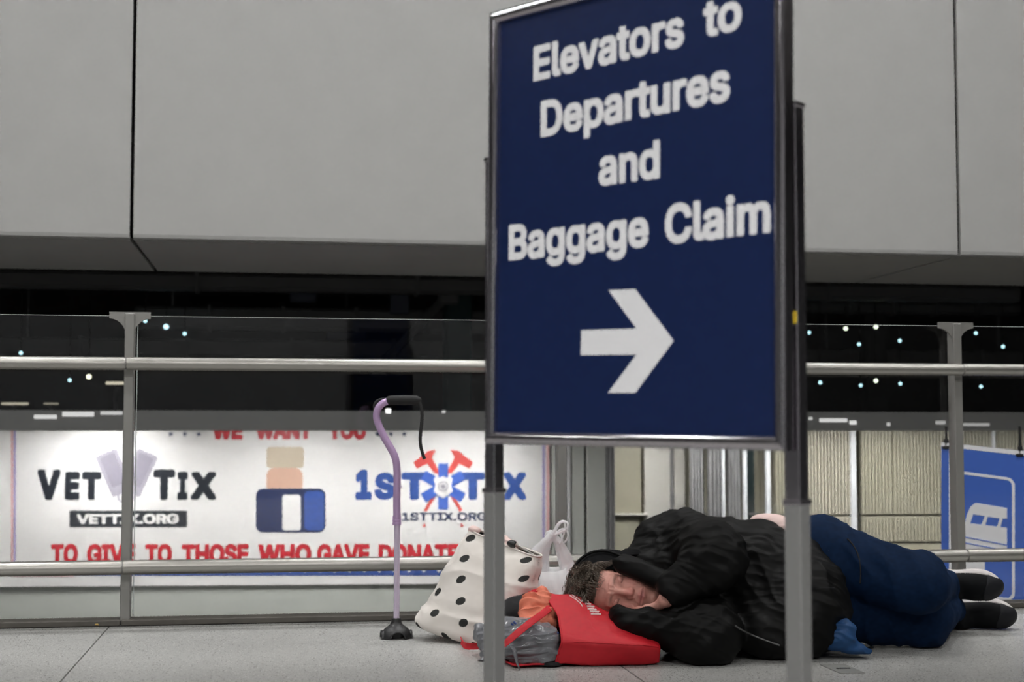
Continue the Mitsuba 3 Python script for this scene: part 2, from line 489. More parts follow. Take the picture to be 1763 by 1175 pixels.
# big metal panels of the bulkhead above
FY = 9.5
fz = float(at_y(800, 424, FY)[2])
fb = float(at_y(800, 477, FY * 1.18)[1])
sx0 = float(at_y(226, 400, FY)[0]); fsp = float(at_y(1651, 400, FY)[0]) - sx0
add('wall_upper', cham_box([-9, FY + 0.06, fz + 0.08], [13, FY + 1.8, 6.2]), 'mat_gap_black')
say('wall_upper', 'bulkhead of large grey metal panels above the railing', kind='structure')
prof = Polygon([(0.02, 0), (0.05, 0), (0.05, 0.03), (0.03, 0.03), (0.03, 4.2), (0, 4.2), (0, 0.035), (0.006, 0.012)])
for i in range(-2, 3):
    xa, xb = sx0 + i * fsp + 0.012, sx0 + (i + 1) * fsp - 0.012
    v, f = extrude(prof, xb - xa)
    v = np.c_[xa + v[:, 2], FY + v[:, 0], fz + v[:, 1]]
    add(num('wall_upper__panel'), (v, f[:, ::-1]), 'mat_fascia')
    add(num('wall_upper__soffit_panel'), cham_box([xa, FY + 0.052, fz + 0.001], [xb, FY + 1.86, fz + 0.03], 0.002), 'mat_fascia')

# dark ceiling void beyond it, with ducts, beams and a brace
add('wall_far', cham_box([-12, 21, 0.4], [16, 21.2, 5.2]), 'mat_dark_plenum')
say('wall_far', 'black back of the ceiling void under the bulkhead', kind='structure')
add('ceiling_far', cham_box([-12, 11.3, 4.2], [16, 21.2, 4.4]), 'mat_dark_plenum')
say('ceiling_far', 'black ceiling of the dark void', kind='structure')
HALL_Y = 12.6
hz1, hz0 = float(at_y(800, 708, HALL_Y)[2]), float(at_y(800, 742, HALL_Y)[2])
add('ceiling_hall', cham_box([-12, HALL_Y + 0.14, hz1 - 0.02], [16, 21, hz1]), 'mat_ceiling_white')
say('ceiling_hall', 'low ceiling of the hall beyond the railing', kind='structure')
add('trim_1', cham_box([-12, HALL_Y, hz0], [16, HALL_Y + 0.14, hz1], 0.006), 'mat_beam_grey')
say('trim_1', 'long grey edge beam above the banner', kind='structure')
add('floor_hall', cham_box([-12, 5.5, -7.6], [16, 21, -7.5]), 'mat_hall_floor')
say('floor_hall', 'grey floor of the hall below', kind='structure')

for (py, y, h, x0, x1) in ((492, 14.0, 0.16, -60, 1760), (553, 16.0, 0.24, 230, 860), (603, 18.0, 0.22, -50, 850), (520, 17.0, 0.14, 1390, 1760), (610, 18.5, 0.2, 1390, 1763)):
    k = num('duct')
    a, b, z = at_y(x0, py, y)[0], at_y(x1, py, y)[0], at_y(800, py, y)[2]
    say(k, {492: 'black beam just behind the bulkhead, topmost in the dark void', 553: 'dark duct in the void right of the left railing post', 603: 'dark duct low in the void above the handrail',
            520: 'dark duct high in the void right of the blue sign', 610: 'dark duct behind the small lights right of the blue sign'}[py], 'duct')
    add(k + '__body', cham_box([a, y, z - h / 2], [b, y + h * 1.3, z + h / 2], 0.03), 'mat_dark_duct')
    for q in range(1, 5):
        xx = a + (b - a) * q / 5
        add(num(k + '__flange'), cham_box([xx - 0.02, y - 0.02, z - h / 2 - 0.02], [xx + 0.02, y + h * 1.3 + 0.02, z + h / 2 + 0.02], 0.005), 'mat_dark_duct')
    for q in (0.1, 0.9):
        xx = a + (b - a) * q
        add(num(k + '__hanger'), cham_box([xx - 0.012, y + 0.1, z + h / 2], [xx + 0.012, y + 0.125, 4.2]), 'mat_dark_duct')
for (px, y, m, lb) in ((790, 15.0, 'mat_dark_teal', 'dark teal column in the void left of the blue sign'), (1510, 17.5, 'mat_dark_plenum', 'black column in the void right of the blue sign')):
    k = num('column'); x = at_y(px, 600, y)[0]
    add(k + '__shaft', cham_box([x - 0.14, y, hz1], [x + 0.14, y + 0.28, 4.2], 0.02), m)
    add(k + '__cap', cham_box([x - 0.2, y - 0.06, 4.1], [x + 0.2, y + 0.34, 4.2], 0.01), m)
    say(k, lb, 'column')
a, b = at_y(652, 632, 16.6), at_y(772, 508, 14.6)
add('brace__bar', tube([a, b], 0.05, 8), 'mat_dark_duct')
for nm, q in (('brace__bracket', a), ('brace__bracket_001', b)):
    add(nm, cham_box(q - [0.1, 0.06, 0.1], q + [0.1, 0.06, 0.1], 0.02), 'mat_dark_duct')
say('brace', 'dim diagonal steel brace in the dark void left of the blue sign', 'brace')
for (x0, x1, y0, y1, y, lb) in ((562, 630, 556, 618, 19.0, 'dim blue-grey panel in the dark void left of the diagonal brace'), (500, 545, 505, 520, 15.2, 'small dim panel high in the dark void'), (672, 705, 507, 541, 15.4, 'small dim panel beside the top of the diagonal brace')):
    k = num('void_panel'); p0, p1 = at_y(x0, y1, y), at_y(x1, y0, y)
    add(k + '__face', cham_box([p0[0], y, p0[2]], [p1[0], y + 0.05, p1[2]], 0.01), 'mat_dark_blue_panel')
    add(k + '__hanger', cham_box([(p0[0] + p1[0]) / 2 - 0.012, y + 0.02, p1[2]], [(p0[0] + p1[0]) / 2 + 0.012, y + 0.04, 4.2]), 'mat_dark_duct')
    say(k, lb, 'panel')

# small pendant lamps hanging in the void
PEND = [(1393, 573, 'b'), (1456, 566, 'w'), (1479, 593, 'b'), (1508, 563, 'w'), (1549, 587, 'b'), (1680, 574, 'b'), (1727, 597, 'b'), (1412, 659, 'b'), (1482, 664, 'b'), (1508, 656, 'w'),
        (1550, 661, 'b'), (1689, 666, 'b'), (286, 563, 'B'), (318, 575, 'b'), (250, 553, 'b'), (120, 655, 'b'), (153, 649, 'y'), (36, 608, 'b')]
sph = trimesh.creation.icosphere(subdivisions=1)

def labels_pend(k, px, py):
    if px > 1300:
        row = sorted(p[0] for p in PEND if p[0] > 1300 and (p[1] < 620) == (py < 620))
        lb = f"tiny lamp in the dark void {'above' if py < 620 else 'below'} the handrail, {NTH[row.index(px)]} from the right sign post"
    else:
        lb = {286: 'brightest bluish lamp in the void, right of the left railing post', 318: 'faint bluish lamp just right of the brightest one', 250: 'small bluish lamp at the right tip of the left post gusset',
              120: 'small bluish lamp below the handrail left of the left railing post', 153: 'yellowish lamp in the void just left of the left railing post', 36: 'faint bluish lamp just above the handrail at the left edge'}[px]
    say(k, lb, 'lamp', 'pendant lamps in the dark void')


for px, py, c in PEND:
    y = 14.6 + 1.1 * rng.random()
    q = at_y(px, py, y); k = num('pendant_lamp')
    col = {'b': (0.55, 0.95, 1.05), 'B': (0.62, 1.0, 1.15), 'w': (1.1, 1.25, 0.95), 'y': (1.3, 1.3, 0.9)}[c]
    s = 1.7
    r = {'b': 0.019, 'B': 0.028, 'w': 0.023, 'y': 0.026}[c]
    lamp(k + '__bulb', (np.array(sph.vertices) * r + q, np.array(sph.faces)), [s * x for x in col], 0.02)
    add(k + '__cord', tube([q + [0, 0, r * 0.9], [q[0], q[1], 4.2]], 0.004, 5), 'mat_black_metal')
    labels_pend(k, px, py)
# short glowing strips that stand in for lamp reflections on and above the beam
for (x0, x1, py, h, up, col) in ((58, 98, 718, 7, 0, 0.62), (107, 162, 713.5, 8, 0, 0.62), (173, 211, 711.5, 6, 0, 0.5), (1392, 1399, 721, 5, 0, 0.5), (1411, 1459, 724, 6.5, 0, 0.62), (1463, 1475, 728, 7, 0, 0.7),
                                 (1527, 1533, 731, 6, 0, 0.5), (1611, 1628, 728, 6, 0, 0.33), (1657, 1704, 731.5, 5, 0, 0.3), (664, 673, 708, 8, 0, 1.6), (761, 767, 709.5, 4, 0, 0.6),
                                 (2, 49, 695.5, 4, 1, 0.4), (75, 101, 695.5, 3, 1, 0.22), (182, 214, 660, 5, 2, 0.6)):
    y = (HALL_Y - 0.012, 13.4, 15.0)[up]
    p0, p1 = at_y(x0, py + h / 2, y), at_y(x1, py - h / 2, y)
    k = num('reflection_strip')  # glows in place of a mirrored lamp, no fixture of its own
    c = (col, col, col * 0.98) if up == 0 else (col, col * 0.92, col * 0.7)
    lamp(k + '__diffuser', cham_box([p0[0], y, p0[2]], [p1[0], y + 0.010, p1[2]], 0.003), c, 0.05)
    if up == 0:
        add(k + '__backing', cham_box([p0[0] - 0.004, y + 0.005, p0[2] - 0.004], [p1[0] + 0.004, HALL_Y + 0.001, p1[2] + 0.004]), 'mat_beam_grey')
        lb = {58: 'added white glow strip for a reflection on the grey beam at far left, leftmost of three', 107: 'longest added white glow strip for a reflection on the beam, left of the left railing post', 173: 'added white glow strip for a reflection on the beam, touching the left railing post',
              664: 'bright round glow spot for a reflection on the grey beam under the cane handle', 761: 'tiny glow spot for a reflection on the beam between cane strap and sign', 1392: 'tiny glow spot for a reflection on the beam beside the right sign post', 1411: 'longest added white glow strip for a reflection on the beam, right of the sign',
              1463: 'short square glow spot for a reflection, just right of the longest strip right of the sign', 1527: 'lone tiny round glow spot for a reflection on the beam right of the sign', 1611: 'dim glow strip for a reflection on the beam, left of the right railing post', 1657: 'dim long glow strip for a reflection on the beam, right of the right railing post'}[x0]
        say(k, lb, 'light strip', 'glow strips for reflections on the edge beam')
    else:
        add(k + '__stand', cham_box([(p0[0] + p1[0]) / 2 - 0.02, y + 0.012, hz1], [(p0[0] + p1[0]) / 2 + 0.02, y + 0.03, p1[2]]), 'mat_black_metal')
        say(k, {2: 'dim yellowish glow strip for a reflection above the beam at the left edge', 75: 'short dim yellowish glow strip for a reflection above the beam', 182: 'yellowish glow strip for a reflection in the void behind the left railing post'}[x0], 'light strip')

# ------------------------------------------------------------------ the hall beyond: banner, wall, frames
BA = math.radians(3.7)
BP = Plane([P(480, 870, 14.0)[0], 14.0, 0], BA)
add('wall_banner', BP.rect(-330, 965, 735, 2250, 0.2, lift=-0.23), 'mat_wall_pale')
say('wall_banner', 'pale grey-green wall that carries the long banner', kind='structure')
u0, u1 = BP.uv(-280, 870)[0], BP.uv(947, 870)[0]
vb, vt = BP.uv(480, 1009)[1], BP.uv(480, 724.5)[1]
add('banner', BP.put(cham_box([u0, vb, -0.03], [u1, vt, 0.0], 0.006)), 'mat_banner_white')
say('banner', 'long white banner with red and blue lettering on the far wall', 'banner')


def ink(part, poly, m, lift=0.0, t=0.003, label=None):
    k = num('banner__' + part)
    add(k, BP.put(extrude(poly, t), lift), m)
    if label: labels[k] = {'label': label}
    return k


def bfit(text, x0, x1, y0, y1, grow=0.02):
    ym, xm = (y0 + y1) / 2, (x0 + x1) / 2
    return fit(text, BP.uv(x0, ym)[0], BP.uv(x1, ym)[0], BP.uv(xm, y1)[1], BP.uv(xm, y0)[1], grow)


def bbox(x0, x1, y0, y1):
    return BP.poly([(x0, y1), (x1, y1), (x1, y0), (x0, y0)])


for t, x0, x1 in (('WE', 365, 418), ('WANT', 440, 537), ('YOU', 565, 630)):
    ink('lettering', bfit(t, x0, x1, 726, 757, 0.07), 'mat_ink_red', label=f'red lettering {t}')
for t, x0, x1, y0 in (('V', 65, 104, 809), ('E', 112, 137, 813), ('T', 141, 174, 813), ('T', 264, 301, 809), ('I', 306, 323, 813), ('X', 329, 372, 813)):
    ink('lettering', bfit(t, x0, x1, y0, 861, 0.07), 'mat_ink_black', label=f'heavy black letter {t}')
ink('address_bar', bbox(120, 322, 880, 908), 'mat_ink_black')
ink('address_lettering', bfit('VETTIX.ORG', 132, 308, 885, 903, 0.06), 'mat_banner_white', 0.003, label='white lettering VETTIX.ORG')
for t, x0, x1 in (('TO', 88, 134), ('GIVE', 150, 233), ('TO', 250, 296), ('THOSE', 313, 428), ('WHO', 445, 536), ('GAVE', 546, 636), ('DONATE', 652, 790)):
    ink('lettering', bfit(t, x0, x1, 937, 972, 0.055), 'mat_ink_red', label=f'red lettering {t}')
for t, x0, x1 in (('1', 612, 640), ('S', 645, 680), ('T', 691, 736), ('T', 793, 835), ('I', 841, 860), ('X', 866, 906)):
    ink('lettering', bfit(t, x0, x1, 809 if t == '1' else 814, 861, 0.07), 'mat_ink_blue', label=f'heavy blue character {t}')
ink('address_lettering', bfit('1STTIX.ORG', 692, 838, 883, 897, 0.01), 'mat_ink_navy', label='navy lettering 1STTIX.ORG')
for px in (294, 318, 342, 650, 673, 696):
    c = BP.uv(px, 748); rr = 0.026
    ink('star', Polygon([(c[0] + rr * (1 if q % 2 == 0 else 0.45) * math.sin(q * math.pi / 5), c[1] + rr * (1 if q % 2 == 0 else 0.45) * math.cos(q * math.pi / 5)) for q in range(10)]), 'mat_ink_navy')
px1 = BP.uv(481, 870)[0] - BP.uv(480, 870)[0]      # metres on the banner per pixel of the photograph
for (cx, cy, ang) in ((196, 812, 24), (240, 812, -24)):
    c = BP.uv(cx, cy)
    tag = affinity.rotate(sbox(-14, -36, 14, 30).buffer(8).buffer(-3), ang, origin=(0, 0))
    tin = affinity.rotate(sbox(-10, -22, 10, 27).buffer(5).buffer(-2), ang, origin=(0, 0))
    to = lambda g: affinity.affine_transform(g, [px1, 0, 0, px1, c[0], c[1]])
    ink('emblem_tag', to(tag), 'mat_ink_lilac')
    ink('emblem_plate', to(tin), 'mat_ink_lilac_dark', 0.003)
    loop = affinity.translate(Point(0, 0).buffer(11).difference(Point(0, 0).buffer(8)), -math.sin(math.radians(ang)) * -44, -44)
    ink('emblem_chain', to(loop), 'mat_ink_lilac', 0.001)
# plain blocks of colour in the middle of the banner
for (x0, x1, y0, y1, m, r) in ((459, 523, 770, 806, 'mat_ink_tan', 6), (459, 521, 806, 852, 'mat_ink_peach', 14), (441, 560, 842, 917, 'mat_ink_navy', 12), (524, 558, 846, 914, 'mat_ink_blue', 8), (486, 518, 852, 914, 'mat_banner_white', 5)):
    g = bbox(x0, x1, y0, y1)
    ink('colour_block', g.buffer(-r * px1).buffer(r * px1), m, 0.001 * (x0 == 441) + 0.004 * (x0 in (524, 486)))
# six-armed emblem with a white shield and crossed axes
c = BP.uv(763, 838)
S = lambda g: affinity.affine_transform(g, [px1, 0, 0, px1, c[0], c[1]])
for sgn in (-1, 1):
    hnd = Polygon([(sgn * -28, 52), (sgn * -23, 54), (sgn * 34, -42), (sgn * 29, -44)])
    head = Polygon([(sgn * -52, 42), (sgn * -46, 31), (sgn * -28, 40), (sgn * -14, 22), (sgn * -10, 26), (sgn * -20, 50), (sgn * -13, 64), (sgn * -26, 62), (sgn * -36, 54)])
    ink('axe_handle', S(hnd), 'mat_ink_axe')
    ink('axe_head', S(head), 'mat_ink_axe', 0.0015)
    ink('axe_butt', S(Polygon([(sgn * 36, -70), (sgn * 30, -71), (sgn * 32, -63)])), 'mat_ink_axe')
for q in range(3):
    arm = affinity.rotate(sbox(-8.5, -40, 8.5, 40), q * 60, origin=(0, 0))
    ink('emblem_arm', S(arm), 'mat_ink_star', 0.003 + 0.001 * q)
shield = Polygon([(-16, 12), (-12, 17), (-6, 14), (0, 18), (6, 14), (12, 17), (16, 12), (13, 2), (16, -8), (8, -15), (0, -20), (-8, -15), (-16, -8), (-13, 2)]).buffer(1)
ink('emblem_shield', S(shield), 'mat_banner_white', 0.007)
ink('emblem_seal', S(Point(0, 0).buffer(9).difference(Point(0, 0).buffer(7))), 'mat_ink_lilac', 0.0105)
ink('emblem_seal', S(Point(0, 0).buffer(4)), 'mat_ink_lilac', 0.0105)
for (xa, xb, m) in ((19.5, 22.5, 'mat_ink_pink'), (24, 27, 'mat_ink_violet'), (934, 938, 'mat_ink_violet'), (941, 946, 'mat_ink_pink')):
    ink('border_line', bbox(xa, xb, 726, 992), m, 0.001)
ink('border_line', bbox(20, 127, 989.5, 993), 'mat_ink_pink', 0.001)
ink('border_band', bbox(127, 934, 972, 991.5), 'mat_ink_blue', 0.0005)
for q in range(31):
    x = 141 + 25.6 * q
    ink('border_star', BP.poly([(x - 5, 981), (x + 5, 981), (x, 987)]), 'mat_banner_white', 0.0035)

# frames and wall panels right of the banner, and the opening beyond
FP = BP
k = 'frame_panel'


def hall_piece(key, x0, x1, m, y0=735, y1=2200, depth=0.05, lift=-0.2, c=0.008, pl=None):
    add(num(key), (pl or FP).rect(x0, x1, y0, y1, depth, lift, c), m)


for (x0, x1, m, d) in ((949, 958, 'mat_panel_pale', 0.03), (958, 981, 'mat_trim_white', 0.05), (981, 984, 'mat_trim_white', 0.06), (984, 1008.5, 'mat_panel_pale', 0.04), (1012, 1047, 'mat_panel_pale', 0.04), (1047.5, 1052, 'mat_trim_steel', 0.05), (1052, 1061, 'mat_trim_grey', 0.07)):
    hall_piece('wall_hall__cladding', x0, x1, m, depth=d, lift=-0.05)
add('wall_hall', BP.rect(947, 1062, 735, 2250, 0.1, -0.16), 'mat_dark_brown')
say('wall_hall', 'pale grey cladding of the wall right of the banner', kind='structure')
KP = Plane([P(1250, 870, 15.6)[0], 15.6, 0], BA)          # a recess farther back
add('wall_back', KP.rect(800, 2150, 735, 2250, 0.1, -0.35), 'mat_khaki_dark')
say('wall_back', 'khaki and off-white panelled wall behind the lying person', kind='structure')
for (x0, x1, m, d, y0, y1) in ((1040, 1108, 'mat_khaki', 0.05, 735, 889), (1040, 1108, 'mat_khaki_dark', 0.05, 892, 2200), (1116, 1163, 'mat_offwhite', 0.06, 735, 2200), (1163, 1169, 'mat_trim_grey', 0.05, 735, 2200),
                               (1169, 1189, 'mat_offwhite', 0.06, 735, 2200), (1321, 1327, 'mat_khaki', 0.05, 735, 2200), (1308, 1321, 'mat_khaki', 0.04, 735, 2200)):
    hall_piece('wall_back__board', x0, x1, m, y0, y1, depth=d, pl=KP)
hall_piece('wall_back__gap', 1109.5, 1115, 'mat_dark_brown', 735, 885, depth=0.03, pl=KP)
hall_piece('wall_back__ledge', 1050, 1118, 'mat_offwhite', 886, 890, depth=0.12, pl=KP)
GP = Plane([P(1250, 870, 15.2)[0], 15.2, 0], BA)
for (x0, x1, m, lb) in ((1190, 1211, 'mat_trim_steel', 'grey ribbed pier left of the dark gap behind the shoulder'), (1220, 1247, 'mat_trim_steel', 'wide grey ribbed pier behind the shoulder'), (1253, 1275, 'mat_trim_steel', 'grey ribbed pier between two white mullions')):
    k = num('pier')
    a, b = GP.uv(x0, 870)[0], GP.uv(x1, 870)[0]; vb_, vt_ = GP.uv(1250, 2250)[1], GP.uv(1250, 735)[1]
    add(k + '__core', GP.put(cham_box([a, vb_, -0.1], [b, vt_, 0.0], 0.005)), m)
    for q in range(4):
        xx = a + (b - a) * (q + 0.5) / 4
        add(num(k + '__rib'), GP.put(cham_box([xx - 0.008, vb_, 0], [xx + 0.008, vt_, 0.02], 0.004)), 'mat_trim_grey')
    say(k, lb, 'pier')
for (x0, x1, lb) in ((1211, 1220, 'narrow dark glass strip behind the shoulder'), (1275, 1285, 'dark glass strip left of the middle white mullion'), (1291, 1308, 'wide dark glass strip right of the middle white mullion')):
    k = num('glass_partition')
    add(k + '__glass', GP.rect(x0, x1, 735, 2250, 0.02, -0.09), 'mat_dark_glass')
    add(k + '__sill', GP.rect(x0, x1, 884, 887, 0.03, -0.085), 'mat_trim_steel')
    say(k, lb, 'glass pane')
for (x0, x1, lb) in ((1247.5, 1252.5, 'white mullion right of the wide grey pier'), (1284.5, 1291, 'white mullion between two dark panes'), (1324, 1332, 'white mullion just left of the right sign post')):
    k = num('mullion')
    add(k + '__bar', GP.rect(x0, x1, 735, 2250, 0.09, -0.02, 0.01), 'mat_mullion')
    add(k + '__foot', GP.rect(x0 - 2, x1 + 2, 2235, 2250, 0.12, -0.03, 0.01), 'mat_trim_white')
    say(k, lb, 'mullion')
# ribbed beige doors on the right
RP = Plane([P(1550, 870, 15.4)[0], 15.4, 0], BA)
for (x0, x1, m, lb) in ((1334, 1352, 'mat_khaki', 'narrow khaki ribbed wall strip beside the right sign post'), (1384, 1472, 'mat_cream', 'cream ribbed wall bay right of the right sign post'), (1483, 1538, 'mat_khaki', 'beige ribbed wall bay right of the pale mullion'),
                        (1538, 1640, 'mat_khaki', 'khaki ribbed wall bay left of the blue map board'), (1640, 1790, 'mat_khaki_dark', 'greenish ribbed wall bay behind the blue map board')):
    k = num('wall_bay')
    a, b = RP.uv(x0, 870)[0], RP.uv(x1, 870)[0]; vb_, vt_ = RP.uv(1550, 2250)[1], RP.uv(1550, 735)[1]
    vm, vl = RP.uv(1550, 888)[1], RP.uv(1550, 935)[1]
    for (va, vc) in ((vm + 0.008, vt_), (vl + 0.008, vm - 0.008), (vb_, vl - 0.008)):
        add(num(k + '__panel'), RP.put(cham_box([a, va, -0.06], [b - 0.006, vc, 0.0], 0.004)), m)
    w = 0.036; nn = int((b - a) / w)
    for q in range(nn):
        xx = a + (q + 0.5) * w
        for va, vc in ((vm + 0.012, vt_), (vl + 0.012, vm - 0.012)):
            add(num(k + '__rib'), RP.put(cham_box([xx - 0.010, va, 0], [xx + 0.010, vc, 0.026], 0.004)), m)
    say(k, lb, 'wall panel')
k = num('mullion')
add(k + '__bar', RP.rect(1472, 1483, 735, 2250, 0.10, -0.05, 0.01), 'mat_mullion')
add(k + '__foot', RP.rect(1470, 1485, 2235, 2250, 0.13, -0.06, 0.01), 'mat_trim_white')
say(k, 'pale mullion between the cream and beige ribbed bays', 'mullion')
k = num('mullion')
add(k + '__bar', RP.rect(1721, 1727, 735, 2250, 0.10, -0.05, 0.01), 'mat_mullion')
add(k + '__foot', RP.rect(1719, 1729, 2235, 2250, 0.13, -0.06, 0.01), 'mat_trim_white')
say(k, 'white mullion above the top edge of the blue map board', 'mullion')

for px, d in HALL_LAMPS:
    k = num('hall_lamp'); q = W(PZ(px, d, hz1 - 0.05))
    lw, ld = 0.5, 0.16
    v = np.array([[-lw, -ld, 0], [lw, -ld, 0], [lw, ld, 0], [-lw, ld, 0.0]]) + q
    lamp(k + '__diffuser', (v, np.array([[0, 2, 1], [0, 3, 2]])), LAMP_HALL)
    fr = sbox(-lw - 0.03, -ld - 0.03, lw + 0.03, ld + 0.03).difference(sbox(-lw, -ld, lw, ld))
    v, f = extrude(fr, 0.03); add(k + '__frame', (v + q + [0, 0, -0.005], f), 'mat_lamp_rim')
    say(k, f'flat ceiling lamp hidden behind the grey edge beam, {NTH[sorted(HALL_LAMPS).index((px, d))]} from the left', 'lamp', 'ceiling lamps of the hall')

# blue map board with the white train picture, hung from the edge beam
MA = math.radians(-38)
MP = Plane([P(1622, 800, 8.6)[0], 8.6, 0], MA)
board = MP.poly([(1622, 1034), (1800, 1060), (1800, 781), (1622, 762)])
add('map_board', MP.put(extrude(board, 0.012)), 'mat_map_blue')
say('map_board', 'blue hanging board with a white train picture at the right edge', 'board')


def mk(part, pts, m='mat_map_white', lift=0.012):
    g = MP.poly(pts) if isinstance(pts, list) else pts
    add(num('map_board__' + part), MP.put(extrude(g, 0.002), lift), m)


mk('top_edge', [(1622, 762), (1800, 781), (1800, 789), (1622, 769)])
outer = MP.poly([(1637, 1020), (1748.5, 1037), (1748.5, 824), (1637, 809)])
r_ = 0.05
line = outer.buffer(-r_).buffer(r_)
mk('border_line', line.difference(line.buffer(-0.016)))
mk('edge_line', [(1635.2, 770), (1637.2, 770), (1637.2, 1030), (1635.2, 1030)])
body = MP.poly([(1662, 900), (1735, 909), (1735, 962), (1697, 962), (1697, 1000), (1650, 995), (1650, 962), (1662, 955)])
roof = MP.poly([(1662, 903), (1667, 884), (1673, 872), (1681, 866), (1735, 875), (1735, 894), (1728, 893), (1722, 912), (1716, 911), (1723, 893), (1702, 890), (1697, 907), (1690, 906), (1697, 889), (1677, 886), (1671, 903)])
mk('train_picture', shapely.union_all([body, roof.buffer(0)]))
for yy in (924, 934):
    mk('train_stripe', [(1662, yy + 1.8), (1735, yy + 15.8), (1735, yy + 14), (1662, yy)], 'mat_map_blue', 0.0145)
for px, py in ((1630, 766), (1757, 779)):
    a = MP.uv(px, py); top = hz0
    k = num('map_board__hanger')
    u = MP.uv(px, 735)
    v0, v1 = a[1] - 0.02, hz0 + 0.02
    rod = MP.put(cham_box([a[0] - 0.006, v0, 0.002], [a[0] + 0.006, v1, 0.014], 0.002))
    clip = MP.put(cham_box([a[0] - 0.022, v0 - 0.006, -0.006], [a[0] + 0.022, v0 + 0.012, 0.022], 0.004))
    clip2 = MP.put(cham_box([a[0] - 0.012, v0 + 0.03, -0.004], [a[0] + 0.012, v0 + 0.055, 0.02], 0.004))
    add(k, cat(rod, clip, clip2), 'mat_black_metal')

# ------------------------------------------------------------------ railing
say('railing', 'glass and steel railing with two round rails along the edge of the walkway', 'railing')
zt = zr(538); zg = zr(543.5); zh = zr(627, RAIL_Y - 0.05); zl = zr(976.5, RAIL_Y - 0.05)
posts = [X0 + i * SP for i in range(-2, 4)]
gus = []
for t in np.linspace(0, 1, 9):
    a = t * math.pi / 2
    gus.append((0.072 - 0.058 * math.sin(a), -0.024 - 0.062 * (1 - math.cos(a))))
plate = Polygon([(-0.072, 0), (0.072, 0)] + gus + [(-x, y) for x, y in gus[::-1]])
for x in posts:
    k = num('railing__post')
    add(k, cham_box([x - 0.0165, RAIL_Y - 0.03, 0.0], [x + 0.0165, RAIL_Y + 0.03, zt - 0.006], 0.002), 'mat_steel_paint')
    v, f = extrude(plate, 0.012)
    add(k + '__gusset', (np.c_[x + v[:, 0], RAIL_Y - 0.012 - v[:, 2] + 0.006, zt + v[:, 1]], f), 'mat_steel_paint')
    for z in (zh, zl):
        add(num(k + '__rail_stub'), tube([[x, RAIL_Y - 0.028, z], [x, RAIL_Y - 0.06, z]], 0.012, 12), 'mat_steel_paint')
for a, b in zip(posts[:-1], posts[1:]):
    for nm, z, r in (('handrail', zh, 0.0232), ('lower_rail', zl, 0.0255)):
        xs = [a - 0.006 + 0.002, a - 0.006 + 0.004, b - 0.012, b - 0.008]
        k = num('railing__' + nm)
        add(k, tube([[q, RAIL_Y - 0.075, z] for q in xs], [r * 0.9, r, r, r * 0.9], 28), 'mat_rail_steel', 40)
        add(k + '__joint', tube([[b - 0.010, RAIL_Y - 0.075, z], [b - 0.002, RAIL_Y - 0.075, z]], r * 0.86, 24), 'mat_steel_paint', 40)
    k = num('railing__glass_panel')
    ga, gb, gy = a + 0.024, b - 0.010, RAIL_Y + 0.036
    add(k, (np.array([[ga, gy, 0.02], [gb, gy, 0.02], [gb, gy, zg], [ga, gy, zg]]), np.array([[0, 1, 2], [0, 2, 3]])), 'mat_glass')
    e = cat(cham_box([ga, gy - 0.005, zg], [gb, gy + 0.005, zg + 0.0016]), cham_box([ga - 0.003, gy - 0.005, 0.03], [ga, gy + 0.005, zg]))
    add(k + '__polished_edge', e, 'mat_glass_edge')
    add(num('railing__kerb'), cham_box([a - 0.01, RAIL_Y - 0.05, 0.0], [b - 0.014, RAIL_Y + 0.055, 0.020], 0.002), 'mat_kerb')

# ------------------------------------------------------------------ sign stand
SA_ = math.radians(-45)
D_L, D_R = 2.62, 2.18
pl_ = P(851, 745, D_L); pr_ = P(1371, 745, D_R)
vec = pr_ - pl_; ANG = math.atan2(vec[1], vec[0]); SW = float(np.hypot(vec[0], vec[1]))
nvec = np.array([math.sin(ANG), -math.cos(ANG), 0])
say('sign_stand', 'tall chrome floor stand with a dark blue direction sign, nearest the camera', 'sign')
TUB = 0.0125
SPL = Plane([pl_[0], pl_[1], 0], ANG)


def sq_tube(u, z0, z1, h, m, key):
    add(key, SPL.put(cham_box([u - h, z0, -h], [u + h, z1, h], 0.0015)), m)


for u in (0.0, SW):
    k = num('sign_stand__post')
    sq_tube(u, 0.56, 1.175, TUB, 'mat_chrome', k)
    sq_tube(u, 0.012, 0.575, TUB + 0.0016, 'mat_post_sleeve', k + '__sleeve')
    sq_tube(u, 0.572, 0.580, TUB + 0.0035, 'mat_chrome', k + '__collar')
    sq_tube(u, 1.172, 1.180, TUB + 0.002, 'mat_chrome', k + '__cap')
    add(k + '__foot', SPL.put(cham_box([u - 0.03, 0.0, -0.2], [u + 0.03, 0.012, 0.2], 0.003)), 'mat_chrome_dull')
add('sign_stand__sticker', SPL.put(cham_box([SW + 0.001, 0.843, TUB], [SW + 0.0115, 0.861, TUB + 0.0012])), 'mat_sticker')
labels['sign_stand__sticker'] = {'label': 'small yellow sticker on the right post'}
add('sign_stand__crossbar', SPL.put(cham_box([TUB, 0.045, -0.01], [SW - TUB, 0.065, 0.01], 0.002)), 'mat_chrome_dull')
# framed panel in front of the posts
FR = Plane(W0 := (np.array([pl_[0], pl_[1], 0]) + nvec * 0.016), ANG, roll=0.012)
bl = FR.uv(849, 764); tl = FR.uv(858.5, 25); br = FR.uv(1367, 777)
fu0, fu1, fv0, fv1 = float(bl[0]), float(br[0]), float((bl[1] + br[1]) / 2), float(tl[1])
FWD_T, FW = 0.026, 0.0215


